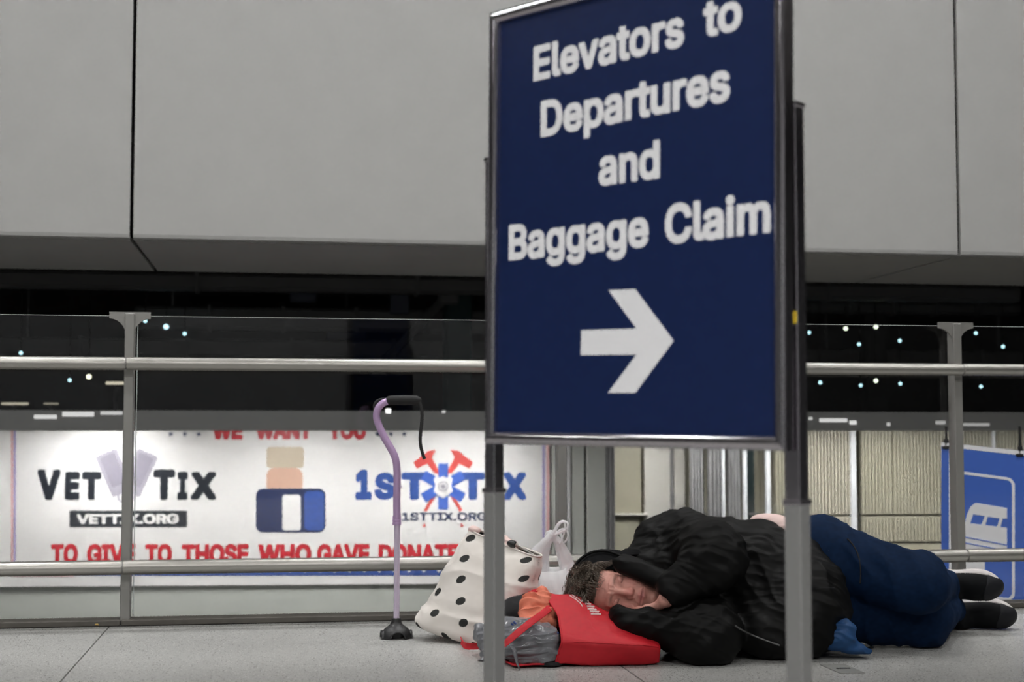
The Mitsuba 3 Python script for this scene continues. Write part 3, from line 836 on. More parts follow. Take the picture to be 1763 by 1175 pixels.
def frame_bar(L):
    """one mitred bar of a picture-frame profile along +u from 0 to L; v from 0 (outer) to FW (inner)"""
    pr = [(0, 0), (0, 0.0150)] + [(FW * (0.5 - 0.5 * math.cos(q)), 0.0165 + 0.0095 * math.sin(q)) for q in np.linspace(0.12, math.pi - 0.12, 13)] + [(FW, 0.0150), (FW, 0)]
    a = np.array([[t, t, n] for t, n in pr]); b = np.array([[L - t, t, n] for t, n in pr]); n = len(pr)
    v = np.vstack([a, b]); f = []
    for i in range(n):
        j = (i + 1) % n
        f += [(i, n + i, n + j), (i, n + j, j)]
    for i in range(1, n - 1): f += [(0, i, i + 1), (n, n + i + 1, n + i)]
    return v, np.array(f)[:, ::-1]


wd, ht = fu1 - fu0, fv1 - fv0
for L, rot, off in ((wd, 0, (fu0, fv0)), (ht, 90, (fu1, fv0)), (wd, 180, (fu1, fv1)), (ht, 270, (fu0, fv1))):
    v, f = frame_bar(L); c_, s_ = math.cos(math.radians(rot)), math.sin(math.radians(rot))
    v = np.c_[c_ * v[:, 0] - s_ * v[:, 1] + off[0], s_ * v[:, 0] + c_ * v[:, 1] + off[1], v[:, 2]]
    add(num('sign_stand__frame_bar'), FR.put((v, f)), 'mat_chrome', 25)
add('sign_stand__panel', FR.put(cham_box([fu0 + 0.012, fv0 + 0.012, 0.002], [fu1 - 0.012, fv1 - 0.012, 0.011])), 'mat_sign_blue')


class _Face(Plane):
    pass


FACE = Plane(FR.o + FR.n * 0.011, ANG); FACE.u, FACE.v = FR.u, FR.v


def sign_word(text, left, right, cap):
    """left/right: the photograph's baseline ends, cap: pixel of the capital's top at the left end"""
    a, b, t = FACE.uv(*left), FACE.uv(*right), FACE.uv(*cap)
    g = text2d(text, True, 0.028)
    x0, _, x1, _ = g.bounds
    h = float(t[1] - a[1]); sx = float(b[0] - a[0]) / (x1 - x0)
    g = affinity.affine_transform(g, [sx, 0, float(b[1] - a[1]) / (x1 - x0), h, float(a[0]) - x0 * sx, float(a[1]) - x0 * float(b[1] - a[1]) / (x1 - x0)])
    k = num('sign_stand__lettering'); labels[k] = {'label': f'white lettering {text}'}
    add(k, FACE.put(extrude(g, 0.0006)), 'mat_sign_letter')


sign_word('Elevators', (918.5, 138), (1178, 75), (918.5, 84))
sign_word('to', (1211, 62), (1277, 46), (1211, 4))
sign_word('Departures', (931, 234), (1257, 169), (930.5, 178))
sign_word('and', (1031, 317), (1136, 303), (1031, 259))
sign_word('Baggage', (876, 446), (1117, 421), (876.5, 391))
sign_word('Claim', (1145, 418), (1327, 397), (1145, 357))
arrow = FACE.poly([(1048, 500), (1094, 498), (1160, 587), (1094, 677), (1047, 677), (1096, 611), (1000, 612), (1001, 569), (1096, 566)])
add('sign_stand__arrow', FACE.put(extrude(arrow, 0.0006)), 'mat_sign_letter')
labels['sign_stand__arrow'] = {'label': 'white arrow pointing right'}

# ------------------------------------------------------------------ walking cane
CD = 4.86
say('cane', 'lavender walking cane standing upright with a black offset handle and rubber base', 'cane')
cx_ = P(684, 1000, CD)[0]
pts = [P(x, y, CD) for x, y in ((668, 691.5), (659, 695), (651, 704), (648, 716), (652, 732), (661, 752), (673, 773), (681, 791), (683.5, 812), (683.5, 840), (684, 895))]
up = spline(pts, 60)
add('cane__upper_tube', (W((t := tube(up, 0.0121, 20))[0]), t[1]), 'mat_lilac_dark', 40)
zb = PZ(684, CD, 0.0)
lo = [P(684, 900, CD), np.array([zb[0], CD, 0.03])]
add('cane__lower_tube', (W((t := tube(lo, 0.0098, 20))[0]), t[1]), 'mat_lilac_light', 40)
zc = P(684, 898, CD)[2]
rings = [(0.0, 0.0145), (0.008, 0.0145), (0.009, 0.0132), (0.011, 0.0132), (0.012, 0.0145), (0.017, 0.0145), (0.018, 0.0132), (0.020, 0.0132), (0.021, 0.0142), (0.030, 0.0135)]
t = tube([[zb[0], CD, zc - 0.012 + a] for a, r in rings], [r for a, r in rings], 20)
add('cane__collar', (W(t[0]), t[1]), 'mat_lilac_dark')
b0 = P(684, 838, CD)
t = tube([b0 + [0.010, -0.004, 0], b0 + [0.0155, -0.006, 0]], 0.0035, 10); add('cane__button', (W(t[0]), t[1]), 'mat_lilac_light')
gp = [P(x, y, CD) for x, y in ((666, 690.5), (670, 690), (690, 689.5), (707, 689.5), (717, 690), (722, 691.5), (724.5, 693))]
t = tube(spline(gp, 30), np.interp(np.linspace(0, 1, 30), [0, .04, .1, .5, .85, .96, 1], [.012, .0145, .0155, .0168, .0160, .0125, .006]), 20)
add('cane__grip', (W(t[0]), t[1]), 'mat_foam_black', 50)
st = spline([P(x, y, CD - 0.012) for x, y in ((722, 692), (726, 706), (726.5, 722), (724.5, 742), (723.5, 760), (726, 776), (731, 791))], 40)
t = tube(st, 0.0042, 8, flat=(0.35, 1.3)); add('cane__strap', (W(t[0]), t[1]), 'mat_black_metal', 40)
st = spline([P(x, y, CD + 0.016) for x, y in ((668, 688), (656, 688), (646, 694), (644, 703), (648, 710))], 20)
t = tube(st, 0.0035, 8, flat=(0.4, 1.2)); add('cane__strap_001', (W(t[0]), t[1]), 'mat_black_metal', 40)


def foot_fn(p):
    q = p - np.array([zb[0], CD, 0], np.float32)
    r = np.sqrt(q[..., 0] ** 2 + q[..., 1] ** 2)
    neck = cone(q, [0, 0, 0.035], [0, 0, 0.066], 0.019, 0.0155)
    neck = np.maximum(neck, q[..., 2] - 0.066)
    dome = ell(q, [0, 0, 0.0], [0.052, 0.052, 0.047])
    d = smin(neck, dome, 0.012)
    for a in (0.2, 1.77, 3.34, 4.91):
        o = np.array([math.sin(a), -math.cos(a)]) * 0.052
        side = np.array([math.cos(a), math.sin(a)])
        s = (q[..., 0] - o[0]) * side[0] + (q[..., 1] - o[1]) * side[1]
        rr = (q[..., 0]) * math.sin(a) - q[..., 1] * math.cos(a)
        arch = np.sqrt(s ** 2 + (q[..., 2] * 0.95) ** 2) - 0.0225
        arch = np.maximum(arch, 0.018 - rr)
        d = smax(d, -arch, 0.006)
        d = np.minimum(d, np.maximum(np.maximum(np.sqrt(s ** 2 + q[..., 2] ** 2) - 0.027, -(np.sqrt(s ** 2 + q[..., 2] ** 2) - 0.0225)), np.abs(rr - 0.046) - 0.006))
    return np.maximum(d, 0.0005 - q[..., 2])


m = surface_nets(foot_fn, [zb[0] - 0.062, CD - 0.062, -0.004], [zb[0] + 0.062, CD + 0.062, 0.074], 0.0024)
add('cane__rubber_base', (W(m[0]), m[1]), 'mat_rubber', True)


# ------------------------------------------------------------------ bags
def grid_faces(nu, nv, wrap=False):
    f = []
    for i in range(nu - (0 if wrap else 1)):
        for j in range(nv - 1):
            a, b = i * nv + j, ((i + 1) % nu) * nv + j
            f += [(a, b, b + 1), (a, b + 1, a + 1)]
    return np.array(f)


def noisy(v, f, amp, freq, seed=0, octs=3):
    return v + normals(v, f) * (amp * (meshkit.fbm(v * freq, octs, seed) - 0.5))[:, None]


# polka-dot tote: rounded box section lofted from the floor to a flattened rim
TBL, TBR = P(698, 1075, 4.80), P(852, 1124, 4.655)
TTL, TTR = P(803, 911, 4.90), P(922, 960, 4.79)
NV, NUF = 60, 90


def tote_surface():
    vs, uvs = [], []
    back = np.array([0.30, 0.95, 0]); back /= np.linalg.norm(back)
    for j in range(NV):
        t = j / (NV - 1)
        L, R = TBL + (TTL - TBL) * t, TBR + (TTR - TBR) * t
        w = np.linalg.norm(R - L); th = 0.16 * (1 - t) ** 0.8 + 0.07
        ax = (R - L) / w; n = np.array([-ax[1], ax[0], 0]); n /= np.linalg.norm(n)
        if n[1] < 0: n = -n
        # section: rounded rectangle with a bulging front; u runs around
        ang = np.linspace(0, 2 * np.pi, NUF, endpoint=False)
        ee = 0.36
        cxs, sns = np.cos(ang), np.sin(ang)
        a = np.sign(cxs) * np.abs(cxs) ** ee; b = np.sign(sns) * np.abs(sns) ** 0.5
        bulge = 0.035 * math.sin(math.pi * min(1, t * 1.05)) ** 0.7
        p = L + np.outer((a + 1) / 2 * w, ax) + np.outer((b + 1) / 2 * th + np.where(b < 0, -bulge * (1 - a ** 2), 0), n)
        p[:, 2] = np.maximum(p[:, 2], 0.004)
        # bottom rounds under
        k = max(0.0, 1 - t / 0.10)
        c = p.mean(0); p[:, :2] = c[:2] + (p[:, :2] - c[:2]) * (1 - 0.10 * k * k)
        d = np.linalg.norm(np.roll(p, -1, 0) - p, axis=1); s = np.r_[0, np.cumsum(d)[:-1]]
        i0 = NUF // 2
        s = s - s[i0]          # u is 0 at the left edge of the front
        vs.append(p); uvs.append(np.c_[s, np.full(NUF, t * np.linalg.norm((TTL + TTR - TBL - TBR) / 2))])
    v = np.array(vs).transpose(1, 0, 2).reshape(-1, 3); uv = np.array(uvs).transpose(1, 0, 2).reshape(-1, 2)
    return v, uv, grid_faces(NUF, NV, True)


v, uv, f = tote_surface()
if (normals(v, f) * (v - v.mean(0))).sum() < 0: f = f[:, ::-1]
nn_ = normals(v, f)
side = folds(v, [0.4, -0.2, 1], 10, 3, 0.012, 5, 2.2) + 0.018 * (meshkit.fbm(v * 7, 2, 3) - 0.5) + folds(v, [1, 0.2, 0.3], 26, 7, 0.004, 8, 2.0)
v = v + nn_ * side[:, None]
v[:, 2] = np.maximum(v[:, 2], 0.003)
say('polka_dot_tote', 'cream canvas tote bag with black polka dots, leaning over beside the cane', 'bag')
add('polka_dot_tote', (W(v), f), 'mat_tote', True, uv=uv)
vb_ = v.reshape(NUF, NV, 3)[:, 0]; c_ = vb_.mean(0)
add('polka_dot_tote__base', (W(np.vstack([vb_, [c_]])), np.array([(NUF, i, (i + 1) % NUF) for i in range(NUF)])), 'mat_tote')
rim = v.reshape(NUF, NV, 3)[:, -1]
t = tube(np.vstack([rim, rim[:1]]), 0.0035, 6, caps=False)
add('polka_dot_tote__hem', (W(t[0]), t[1]), 'mat_tote', True, uv=np.full((len(t[0]), 2), 0.031))
say('pink_garment', 'pale pink garment poking out of the top of the polka-dot tote', 'garment')


def blob(balls, k, h, amp, freq, seed, sq=None):
    lo = np.min([np.array(c) - r for c, r in balls], 0) - 0.02
    hi = np.max([np.array(c) + r for c, r in balls], 0) + 0.02
    v, f = surface_nets(lambda p: U(k, *[ell(p, c, r if np.ndim(r) else [r] * 3) for c, r in balls]), lo, hi, h)
    n = normals(v, f)
    return v + n * folds(v, [0.3, 0.5, 1], freq, freq * 0.35, amp, seed)[:, None], f


m = blob([(P(817, 912, 4.92), (0.016, 0.02, 0.011)), (P(845, 930, 4.92), (0.035, 0.025, 0.016)), (P(869, 935, 4.89), (0.018, 0.02, 0.018)), (P(881, 938, 4.88), (0.012, 0.02, 0.012)), (P(860, 955, 4.88), (0.06, 0.03, 0.03))], 0.03, 0.004, 0.012, 40, 2)
add('pink_garment', (W(m[0]), m[1]), 'mat_pink_shirt', True)
say('umbrella', 'folded umbrella with a black end and grey shaft lying across the top of the tote', 'umbrella')
a, b, c_, d_ = P(874, 935, 4.84), P(887, 938, 4.83), P(898, 945, 4.835), P(926, 962, 4.85)
t = tube([a, (a + b) / 2, b], [0.006, 0.013, 0.011], 12); add('umbrella__handle', (W(t[0]), t[1]), 'mat_black_metal', 40)
t = tube([b, c_, d_], 0.0055, 12); add('umbrella__shaft', (W(t[0]), t[1]), 'mat_rail_steel', 40)

# thin white plastic bag with tied handles
say('white_plastic_bag', 'thin white plastic bag with tied handles behind the red bag', 'bag')
PB = 5.06
prof = [(1060, 915, 1012, 0.13), (1030, 910, 1002, 0.13), (1005, 907, 994, 0.12), (985, 906, 988, 0.10), (975, 908, 984, 0.085)]
NU = 96
vs = []
for py, xa, xb, th in prof:
    A, B = P(xa, py, PB), P(xb, py, PB); cc, hw = (A + B) / 2, (B[0] - A[0]) / 2
    ang = np.linspace(0, 2 * np.pi, NU, endpoint=False)
    vs.append(np.c_[cc[0] + hw * np.cos(ang), cc[1] + th * np.sin(ang), np.full(NU, cc[2])])
vs = np.array(vs)
from scipy.interpolate import CubicSpline
tt = np.linspace(0, 1, len(prof))
vs = CubicSpline(tt, vs)(np.linspace(0, 1, 56))
ang = np.linspace(0, 2 * np.pi, NU, endpoint=False)
hgt = np.linspace(0, 1, 56)[:, None]
pleat = (0.020 * (meshkit.noise(np.stack([np.cos(ang) * 5, np.sin(ang) * 5, ang * 0], -1)[None] + hgt[..., None] * [0.6, 0.4, 1.0], 4) - 0.5) + 0.006 * np.sin(ang * 13 + 2 * np.sin(3 * hgt)))
cen = vs.mean(1, keepdims=True); rad = vs - cen; rad /= np.linalg.norm(rad, axis=2, keepdims=True) + 1e-9
vs[..., 2] += (np.clip((hgt - 0.62) / 0.38, 0, 1) * (0.045 * np.cos(ang)[None] ** 4 - 0.012))
vs = vs + rad * (pleat * np.minimum(1, 1.3 - hgt))[..., None]
vs[..., 2] = np.maximum(vs[..., 2], 0.004)
v = vs.transpose(1, 0, 2).reshape(-1, 3); f = grid_faces(NU, 56, True)
add('white_plastic_bag', (W(v), f), 'mat_white_bag', True)


def ribbon(pts, w, n=30, up=(0.0, -0.2, 1.0), twist=0.0):
    c = spline(pts, n); t = np.gradient(c, axis=0); t /= np.linalg.norm(t, axis=1, keepdims=True)
    upv = np.tile(np.asarray(up, float), (n, 1)); s = np.cross(t, upv); s /= np.linalg.norm(s, axis=1, keepdims=True) + 1e-9
    b = np.cross(s, t); a = twist * np.linspace(0, 1, n)[:, None]
    s = s * np.cos(a) + b * np.sin(a)
    w = np.broadcast_to(w, (n,))[:, None]
    m_ = np.cross(s, t) * 0.0012
    v = np.stack([c - s * w / 2 + m_, c - s * 0 + m_ + np.cross(s, t) * w * 0.18, c + s * w / 2 + m_, c + s * w / 2 - m_, c - m_ + np.cross(s, t) * w * 0.18, c - s * w / 2 - m_], 1)
    f = []
    for i in range(n - 1):
        for j in range(6):
            j2 = (j + 1) % 6
            f += [(i * 6 + j, (i + 1) * 6 + j, (i + 1) * 6 + j2), (i * 6 + j, (i + 1) * 6 + j2, i * 6 + j2)]
    for i, s_ in ((0, 1), (n - 1, -1)):
        q = [i * 6 + j for j in range(6)]
        f += [(q[0], q[j], q[j + 1])[::s_] for j in range(1, 5)]
    return v.reshape(-1, 3), np.array(f)


BANDS = [  # gathered straps of film: centre line (px), widths
    (((912, 985), (918, 962), (930, 942), (944, 926), (950, 919)), (0.060, 0.050, 0.036, 0.024, 0.016), 0.0),
    (((926, 985), (930, 962), (937, 943), (946, 927), (951, 920)), (0.055, 0.045, 0.034, 0.022, 0.016), 0.03),
    (((939, 988), (938, 966), (941, 946), (948, 930), (953, 921)), (0.030, 0.030, 0.026, 0.020, 0.016), 0.055),
    (((982, 992), (976, 966), (968, 944), (959, 929), (953, 921)), (0.052, 0.044, 0.036, 0.026, 0.018), 0.02),
    (((972, 985), (968, 962), (962, 943), (956, 930), (952, 922)), (0.030, 0.034, 0.030, 0.022, 0.016), 0.05)]
for i, (pp, ws, dd_) in enumerate(BANDS):
    m = ribbon([P(x, y, PB - 0.07 + dd_) for x, y in pp], np.interp(np.linspace(0, 1, 40), np.linspace(0, 1, 5), ws), 40, up=(0.1, -1, 0.2), twist=0.3)
    v_ = m[0] + normals(*m) * (0.006 * (meshkit.fbm(m[0] * [90, 40, 22], 2, i) - 0.5))[:, None]
    add(num('white_plastic_bag__strap'), (W(v_), m[1]), 'mat_white_bag', True)
for i, (pp, w_) in enumerate(((((950, 921), (958, 909), (967, 899), (976, 900), (977, 909), (966, 917), (955, 922)), 0.011), (((951, 921), (961, 905), (970, 898), (973, 908), (970, 922), (964, 938)), 0.010),
                              (((952, 922), (964, 914), (974, 912), (978, 922), (972, 934), (962, 941)), 0.009), (((953, 923), (963, 918), (968, 930), (966, 945)), 0.012))):
    m = ribbon([P(x, y, PB - 0.06 + 0.014 * i - 0.004 * j) for j, (x, y) in enumerate(pp)], w_, 40, up=(0.3, -1, 0.4), twist=1.4)
    add(num('white_plastic_bag__handle'), (W(m[0]), m[1]), 'mat_white_bag', True)
t = tube(spline([P(x, y, PB - 0.05) for x, y in ((940, 925), (945, 917), (952, 917), (957, 924))], 14), [0.003] + [0.0065] * 12 + [0.004], 10)
add('white_plastic_bag__knot', (W(t[0]), t[1]), 'mat_white_bag', True)

# red shopping bag lying on its side, mouth to the left
say('red_shopping_bag', 'red fabric shopping bag lying on its side, serving as a pillow', 'bag')


def ring(pts, n=72):
    p = np.asarray(pts + [pts[0]], float)
    s = np.r_[0, np.cumsum(np.linalg.norm(np.diff(p, axis=0), axis=1))]
    q = np.linspace(0, s[-1], n, endpoint=False)
    return np.stack([np.interp(q, s, p[:, k]) for k in range(3)], 1)


def fl(px, py):          # point on the floor
    r = ray(px, py); t_ = -EYE_H / r[2]
    return np.array([r[0] * t_, r[1] * t_, 0.003])


def ringk(keys, counts):
    out = []
    for i, c in enumerate(counts):
        a, b = keys[i], keys[(i + 1) % len(keys)]
        out += [a + (b - a) * (q / c) for q in range(c)]
    return np.array(out)


CN = (10, 10, 14, 12, 10, 12, 12)
mouth = ringk([P(932, 1017, 4.46), P(961, 1058, 4.34), P(968, 1106, 4.245), fl(955, 1150), fl(880, 1152), fl(838, 1110) + [0, 0.05, 0], P(862, 1056, 4.66)], CN)
mid1 = ringk([P(985, 1021, 4.42), P(1000, 1064, 4.32), P(1012, 1108, 4.245), fl(1010, 1149), fl(985, 1120), fl(970, 1095), P(985, 1050, 4.70)], CN)
mid2 = ringk([P(1046, 1049, 4.385), P(1060, 1082, 4.305), P(1075, 1111, 4.24), fl(1075, 1147), fl(1075, 1115), fl(1065, 1090), P(1050, 1075, 4.66)], CN)
end = ringk([P(1132, 1088, 4.40), P(1134, 1101, 4.33), P(1136, 1116, 4.27), fl(1136, 1146), fl(1136, 1130), fl(1132, 1110), P(1125, 1086, 4.62)], CN)
end2 = end.mean(0) + (end - end.mean(0)) * [0.3, 0.55, 0.5] + [0.004, 0, 0]
keyr = np.array([mouth, mid1, mid2, end, end2])
nr = 64
tpar = np.array([0, 0.32, 0.68, 0.97, 1.0])
from scipy.interpolate import PchipInterpolator
R_ = PchipInterpolator(tpar, keyr)(np.linspace(0, 1, nr))
v = R_.reshape(-1, 3)
f = []
nc = R_.shape[1]
for i in range(nr - 1):
    for j in range(nc):
        j2 = (j + 1) % nc
        f += [(i * nc + j, i * nc + j2, (i + 1) * nc + j2), (i * nc + j, (i + 1) * nc + j2, (i + 1) * nc + j)]
f = np.array(f)
Rs = v.reshape(nr, nc, 3)
for _ in range(2): Rs = 0.5 * Rs + 0.25 * (np.roll(Rs, 1, 1) + np.roll(Rs, -1, 1))
v = Rs.reshape(-1, 3)
nn_ = normals(v, f)
if (nn_ * (v - v.mean(0))).sum() < 0: f = f[:, ::-1]; nn_ = -nn_
dsp = 0.020 * (meshkit.fbm(v * 8, 3, 8) - 0.5) + folds(v, [1, 0.3, 0.6], 9, 3, 0.009, 12, 2.2)
v = v + nn_ * dsp[:, None]
v[:, 2] = np.maximum(v[:, 2], 0.003)
# head presses a dent into the top
hd = P(1055, 1020, 4.5)
dd = np.hypot(v[:, 0] - hd[0], v[:, 1] - hd[1])
RB = v.reshape(nr, nc, 3)
add('red_shopping_bag', (W(v), f), 'mat_red_bag', 50)
c_ = RB[-1].mean(0)
add('red_shopping_bag__end_panel', (W(np.vstack([RB[-1], [c_]])), np.array([(nc, j, (j + 1) % nc) for j in range(nc)])), 'mat_red_bag')
t = tube(np.vstack([RB[0], RB[0][:1]]), 0.0030, 6, caps=False); add('red_shopping_bag__hem', (W(t[0]), t[1]), 'mat_red_bag', True)


def on_bag(i0, i1, j0, j1, lift):
    """patch of the bag's own surface, lifted a little: seam or print"""
    return None


# seam along the front panel
jf = CN[0] + CN[1]
sm = RB[10:nr - 3, jf] + nn_.reshape(nr, nc, 3)[10:nr - 3, jf] * 0.0012
t = tube(sm, 0.0016, 6); add('red_shopping_bag__seam', (W(t[0]), t[1]), 'mat_red_bag', True)
RN = nn_.reshape(nr, nc, 3)
RV, RNN = v, nn_


def bag_pt(i, j, lift=0.0012):
    i = float(np.clip(i, 0, nr - 1.001)); j = float(j) % nc
    i0, j0 = int(i), int(j); a, b = i - i0, j - j0; j1 = (j0 + 1) % nc
    bil = lambda G: (G[i0, j0] * (1 - a) + G[i0 + 1, j0] * a) * (1 - b) + (G[i0, j1] * (1 - a) + G[i0 + 1, j1] * a) * b
    return bil(RB) + bil(RN) * lift


def bag_near(px, py):
    """nearest (i, j) of the bag surface to the photograph's point"""
    r = ray(px, py); r = r / np.linalg.norm(r); q = RV - [0, 0, EYE_H]
    dist = np.linalg.norm(q - np.outer(q @ r, r), axis=1) + 1e3 * ((RNN @ r) > 0) + 0.02 * (q @ r)
    k_ = int(np.argmin(dist)); return k_ // nc, k_ % nc


def bag_stroke(pxs, w, key):
    pts = []
    for (xa, ya), (xb, yb) in zip(pxs[:-1], pxs[1:]):
        for q in np.linspace(0, 1, 8, endpoint=False): pts.append(bag_pt(*bag_near(xa + (xb - xa) * q, ya + (yb - ya) * q), 0.0022))
    p = np.array(pts)
    p = np.array([p[max(0, i - 3):i + 4].mean(0) for i in range(len(p))])
    t_ = tube(p, w / 2, 8, flat=(0.3, 1.0)); add(key, (W(t_[0]), t_[1]), 'mat_print_white', True)


# what is in the bag
say('orange_garment', 'folded orange garment stuffed in the mouth of the red bag', 'garment')
m = blob([(P(920, 1052, 4.46), (0.040, 0.06, 0.046)), (P(934, 1040, 4.47), (0.022, 0.07, 0.040)), (P(925, 1066, 4.42), (0.042, 0.06, 0.022)), (P(945, 1064, 4.42), (0.025, 0.06, 0.024)), (P(930, 1085, 4.5), (0.05, 0.08, 0.03))], 0.025, 0.0024, 0.026, 34, 21)
add('orange_garment', (W(m[0]), m[1]), 'mat_orange_cloth', True)
say('grey_plastic_bag', 'crinkled grey plastic bag with blue print bulging out of the red bag', 'bag')
m = blob([(P(905, 1108, 4.33), (0.075, 0.075, 0.062)), (P(938, 1112, 4.30), (0.045, 0.06, 0.055)), (P(872, 1100, 4.38), (0.05, 0.07, 0.055)), (P(905, 1085, 4.40), (0.07, 0.06, 0.03))], 0.03, 0.0024, 0.012, 18, 33)
v2 = m[0]; v2 = v2 + normals(v2, m[1]) * (folds(v2, [-0.25, 0.2, 1], 42, 6, 0.012, 7, 3.0) + folds(v2, [-0.1, 0.1, 1], 95, 14, 0.004, 17, 3.0))[:, None]; v2[:, 2] = np.maximum(v2[:, 2], 0.004)
add('grey_plastic_bag', (W(v2), m[1]), 'mat_grey_film', True)
m = blob([(P(828, 1090, 4.50), (0.022, 0.03, 0.030)), (P(840, 1100, 4.46), (0.03, 0.03, 0.04)), (P(838, 1128, 4.42), (0.016, 0.02, 0.03)), (P(832, 1145, 4.38), (0.013, 0.014, 0.022))], 0.02, 0.003, 0.012, 40, 5)
v2 = m[0]; v2[:, 2] = np.maximum(v2[:, 2], 0.004)
add('grey_plastic_bag__loose_end', (W(v2), m[1]), 'mat_grey_film', True)
tail = ribbon([P(880, 1115, 4.26), P(888, 1132, 4.22), P(891, 1146, 4.21), P(893, 1152, 4.20)], 0.016, 24, up=(0.3, -1, 0.3), twist=1.2)
add('grey_plastic_bag__tail', (W(tail[0]), tail[1]), 'mat_grey_film', True)
for pp in (((880, 1074), (889, 1081), (898, 1088)), ((884, 1071), (894, 1079), (902, 1084)), ((930, 1145), (945, 1138), (956, 1128)), ((952, 1094), (962, 1090))):
    dz = 4.27
    t = tube(spline([P(x, y, dz + 0.03 * (y < 1100)) for x, y in pp], 12) if len(pp) > 2 else [P(x, y, 4.27) for x, y in pp], 0.0035, 6, flat=(0.4, 1))
    add(num('grey_plastic_bag__print'), (W(t[0]), t[1]), 'mat_film_print', True)
say('dark_clothing', 'dark cloth bundle deep inside the mouth of the red bag', 'garment')
m = blob([(P(905, 1060, 4.58), (0.09, 0.06, 0.06)), (P(950, 1090, 4.5), (0.05, 0.08, 0.05)), (P(945, 1142, 4.3), (0.04, 0.05, 0.02))], 0.04, 0.006, 0.01, 20, 3)
v2 = m[0]; v2[:, 2] = np.maximum(v2[:, 2], 0.004)
add('dark_clothing', (W(v2), m[1]), 'mat_black_cloth', True)
# carrying handles of the red bag
hA = ribbon([P(862, 1116, 4.22), P(880, 1100, 4.215), P(905, 1079, 4.24), P(925, 1064, 4.30), P(941, 1052, 4.36), P(948, 1042, 4.42)], 0.021, 40, up=(0.5, -0.5, 1))
add(num('red_shopping_bag__handle'), (W(hA[0]), hA[1]), 'mat_red_bag', 50)
hB = ribbon([P(862, 1058, 4.62), P(880, 1046, 4.60), P(900, 1032, 4.57), P(916, 1022, 4.53), P(934, 1017, 4.50)], 0.020, 30, up=(0.2, -1, 0.5))
add(num('red_shopping_bag__handle'), (W(hB[0]), hB[1]), 'mat_red_bag', 50)
hC = ribbon([fl(866, 1112) + [0, 0, .02], fl(835, 1122) + [0, 0, .015], fl(808, 1122) + [0, 0, .012], fl(796, 1116) + [0, 0, .012], fl(800, 1108) + [0, 0, .012], fl(822, 1106) + [0, 0, .014], fl(860, 1104) + [0, 0, .03]], 0.020, 60, up=(1, 0.2, 0.05))
hC[0][:, 2] = np.maximum(hC[0][:, 2], 0.002)
add(num('red_shopping_bag__handle'), (W(hC[0]), hC[1]), 'mat_red_bag', 50)

# ------------------------------------------------------------------ the sleeping person
say('person', 'person asleep on the floor in black hooded jacket and dark blue jeans', 'person')
S_L = P(1180, 930, 4.62); E_L = P(1232, 962, 4.34); W_L = P(1156, 1020, 4.31)          # upper arm (left)
S_R = PZ(1205, 4.58, 0.115); E_R = PZ(1212, 4.335, 0.088); W_R = P(1090, 1064, 4.335)      # lower arm (right)
HIP_L = P(1418, 958, 4.66); KN_L = P(1580, 1012, 4.50); AN_L = P(1622, 1008, 4.98)
HIP_R = PZ(1425, 4.66, 0.125); KN_R = PZ(1585, 4.66, 0.088); AN_R = PZ(1626, 5.05, 0.070)
SH_L = (P(1596, 994, 5.06), P(1724, 1003, 4.97), np.array([0.10, 0.66, 0.74]))
SH_R = (PZ(1604, 5.15, 0.066), PZ(1739, 5.08, 0.060), np.array([0.10, 0.72, 0.68]))      # shoes: heel, toe, way the sole faces
NECK = P(1150, 1000, 4.60); CHEST = PZ(1205, 4.62, 0.205); BELLY = PZ(1310, 4.60, 0.200); PELV = PZ(1415, 4.66, 0.205)

# head in its own axes: x across, y towards the face, z to the crown
H0 = P(1064, 1024, 4.475)
HZ = np.array([-0.965, 0.06, 0.20]); HZ /= np.linalg.norm(HZ)
HY = np.array([-0.02, -0.965, 0.20]); HY -= HZ * (HY @ HZ); HY /= np.linalg.norm(HY)
HX = np.cross(HY, HZ)
HM = np.stack([HX, HY, HZ])          # rows: local axes


def to_head(p): return (p - H0.astype(np.float32)) @ HM.T.astype(np.float32)
def from_head(q): return H0 + np.asarray(q, float) @ HM


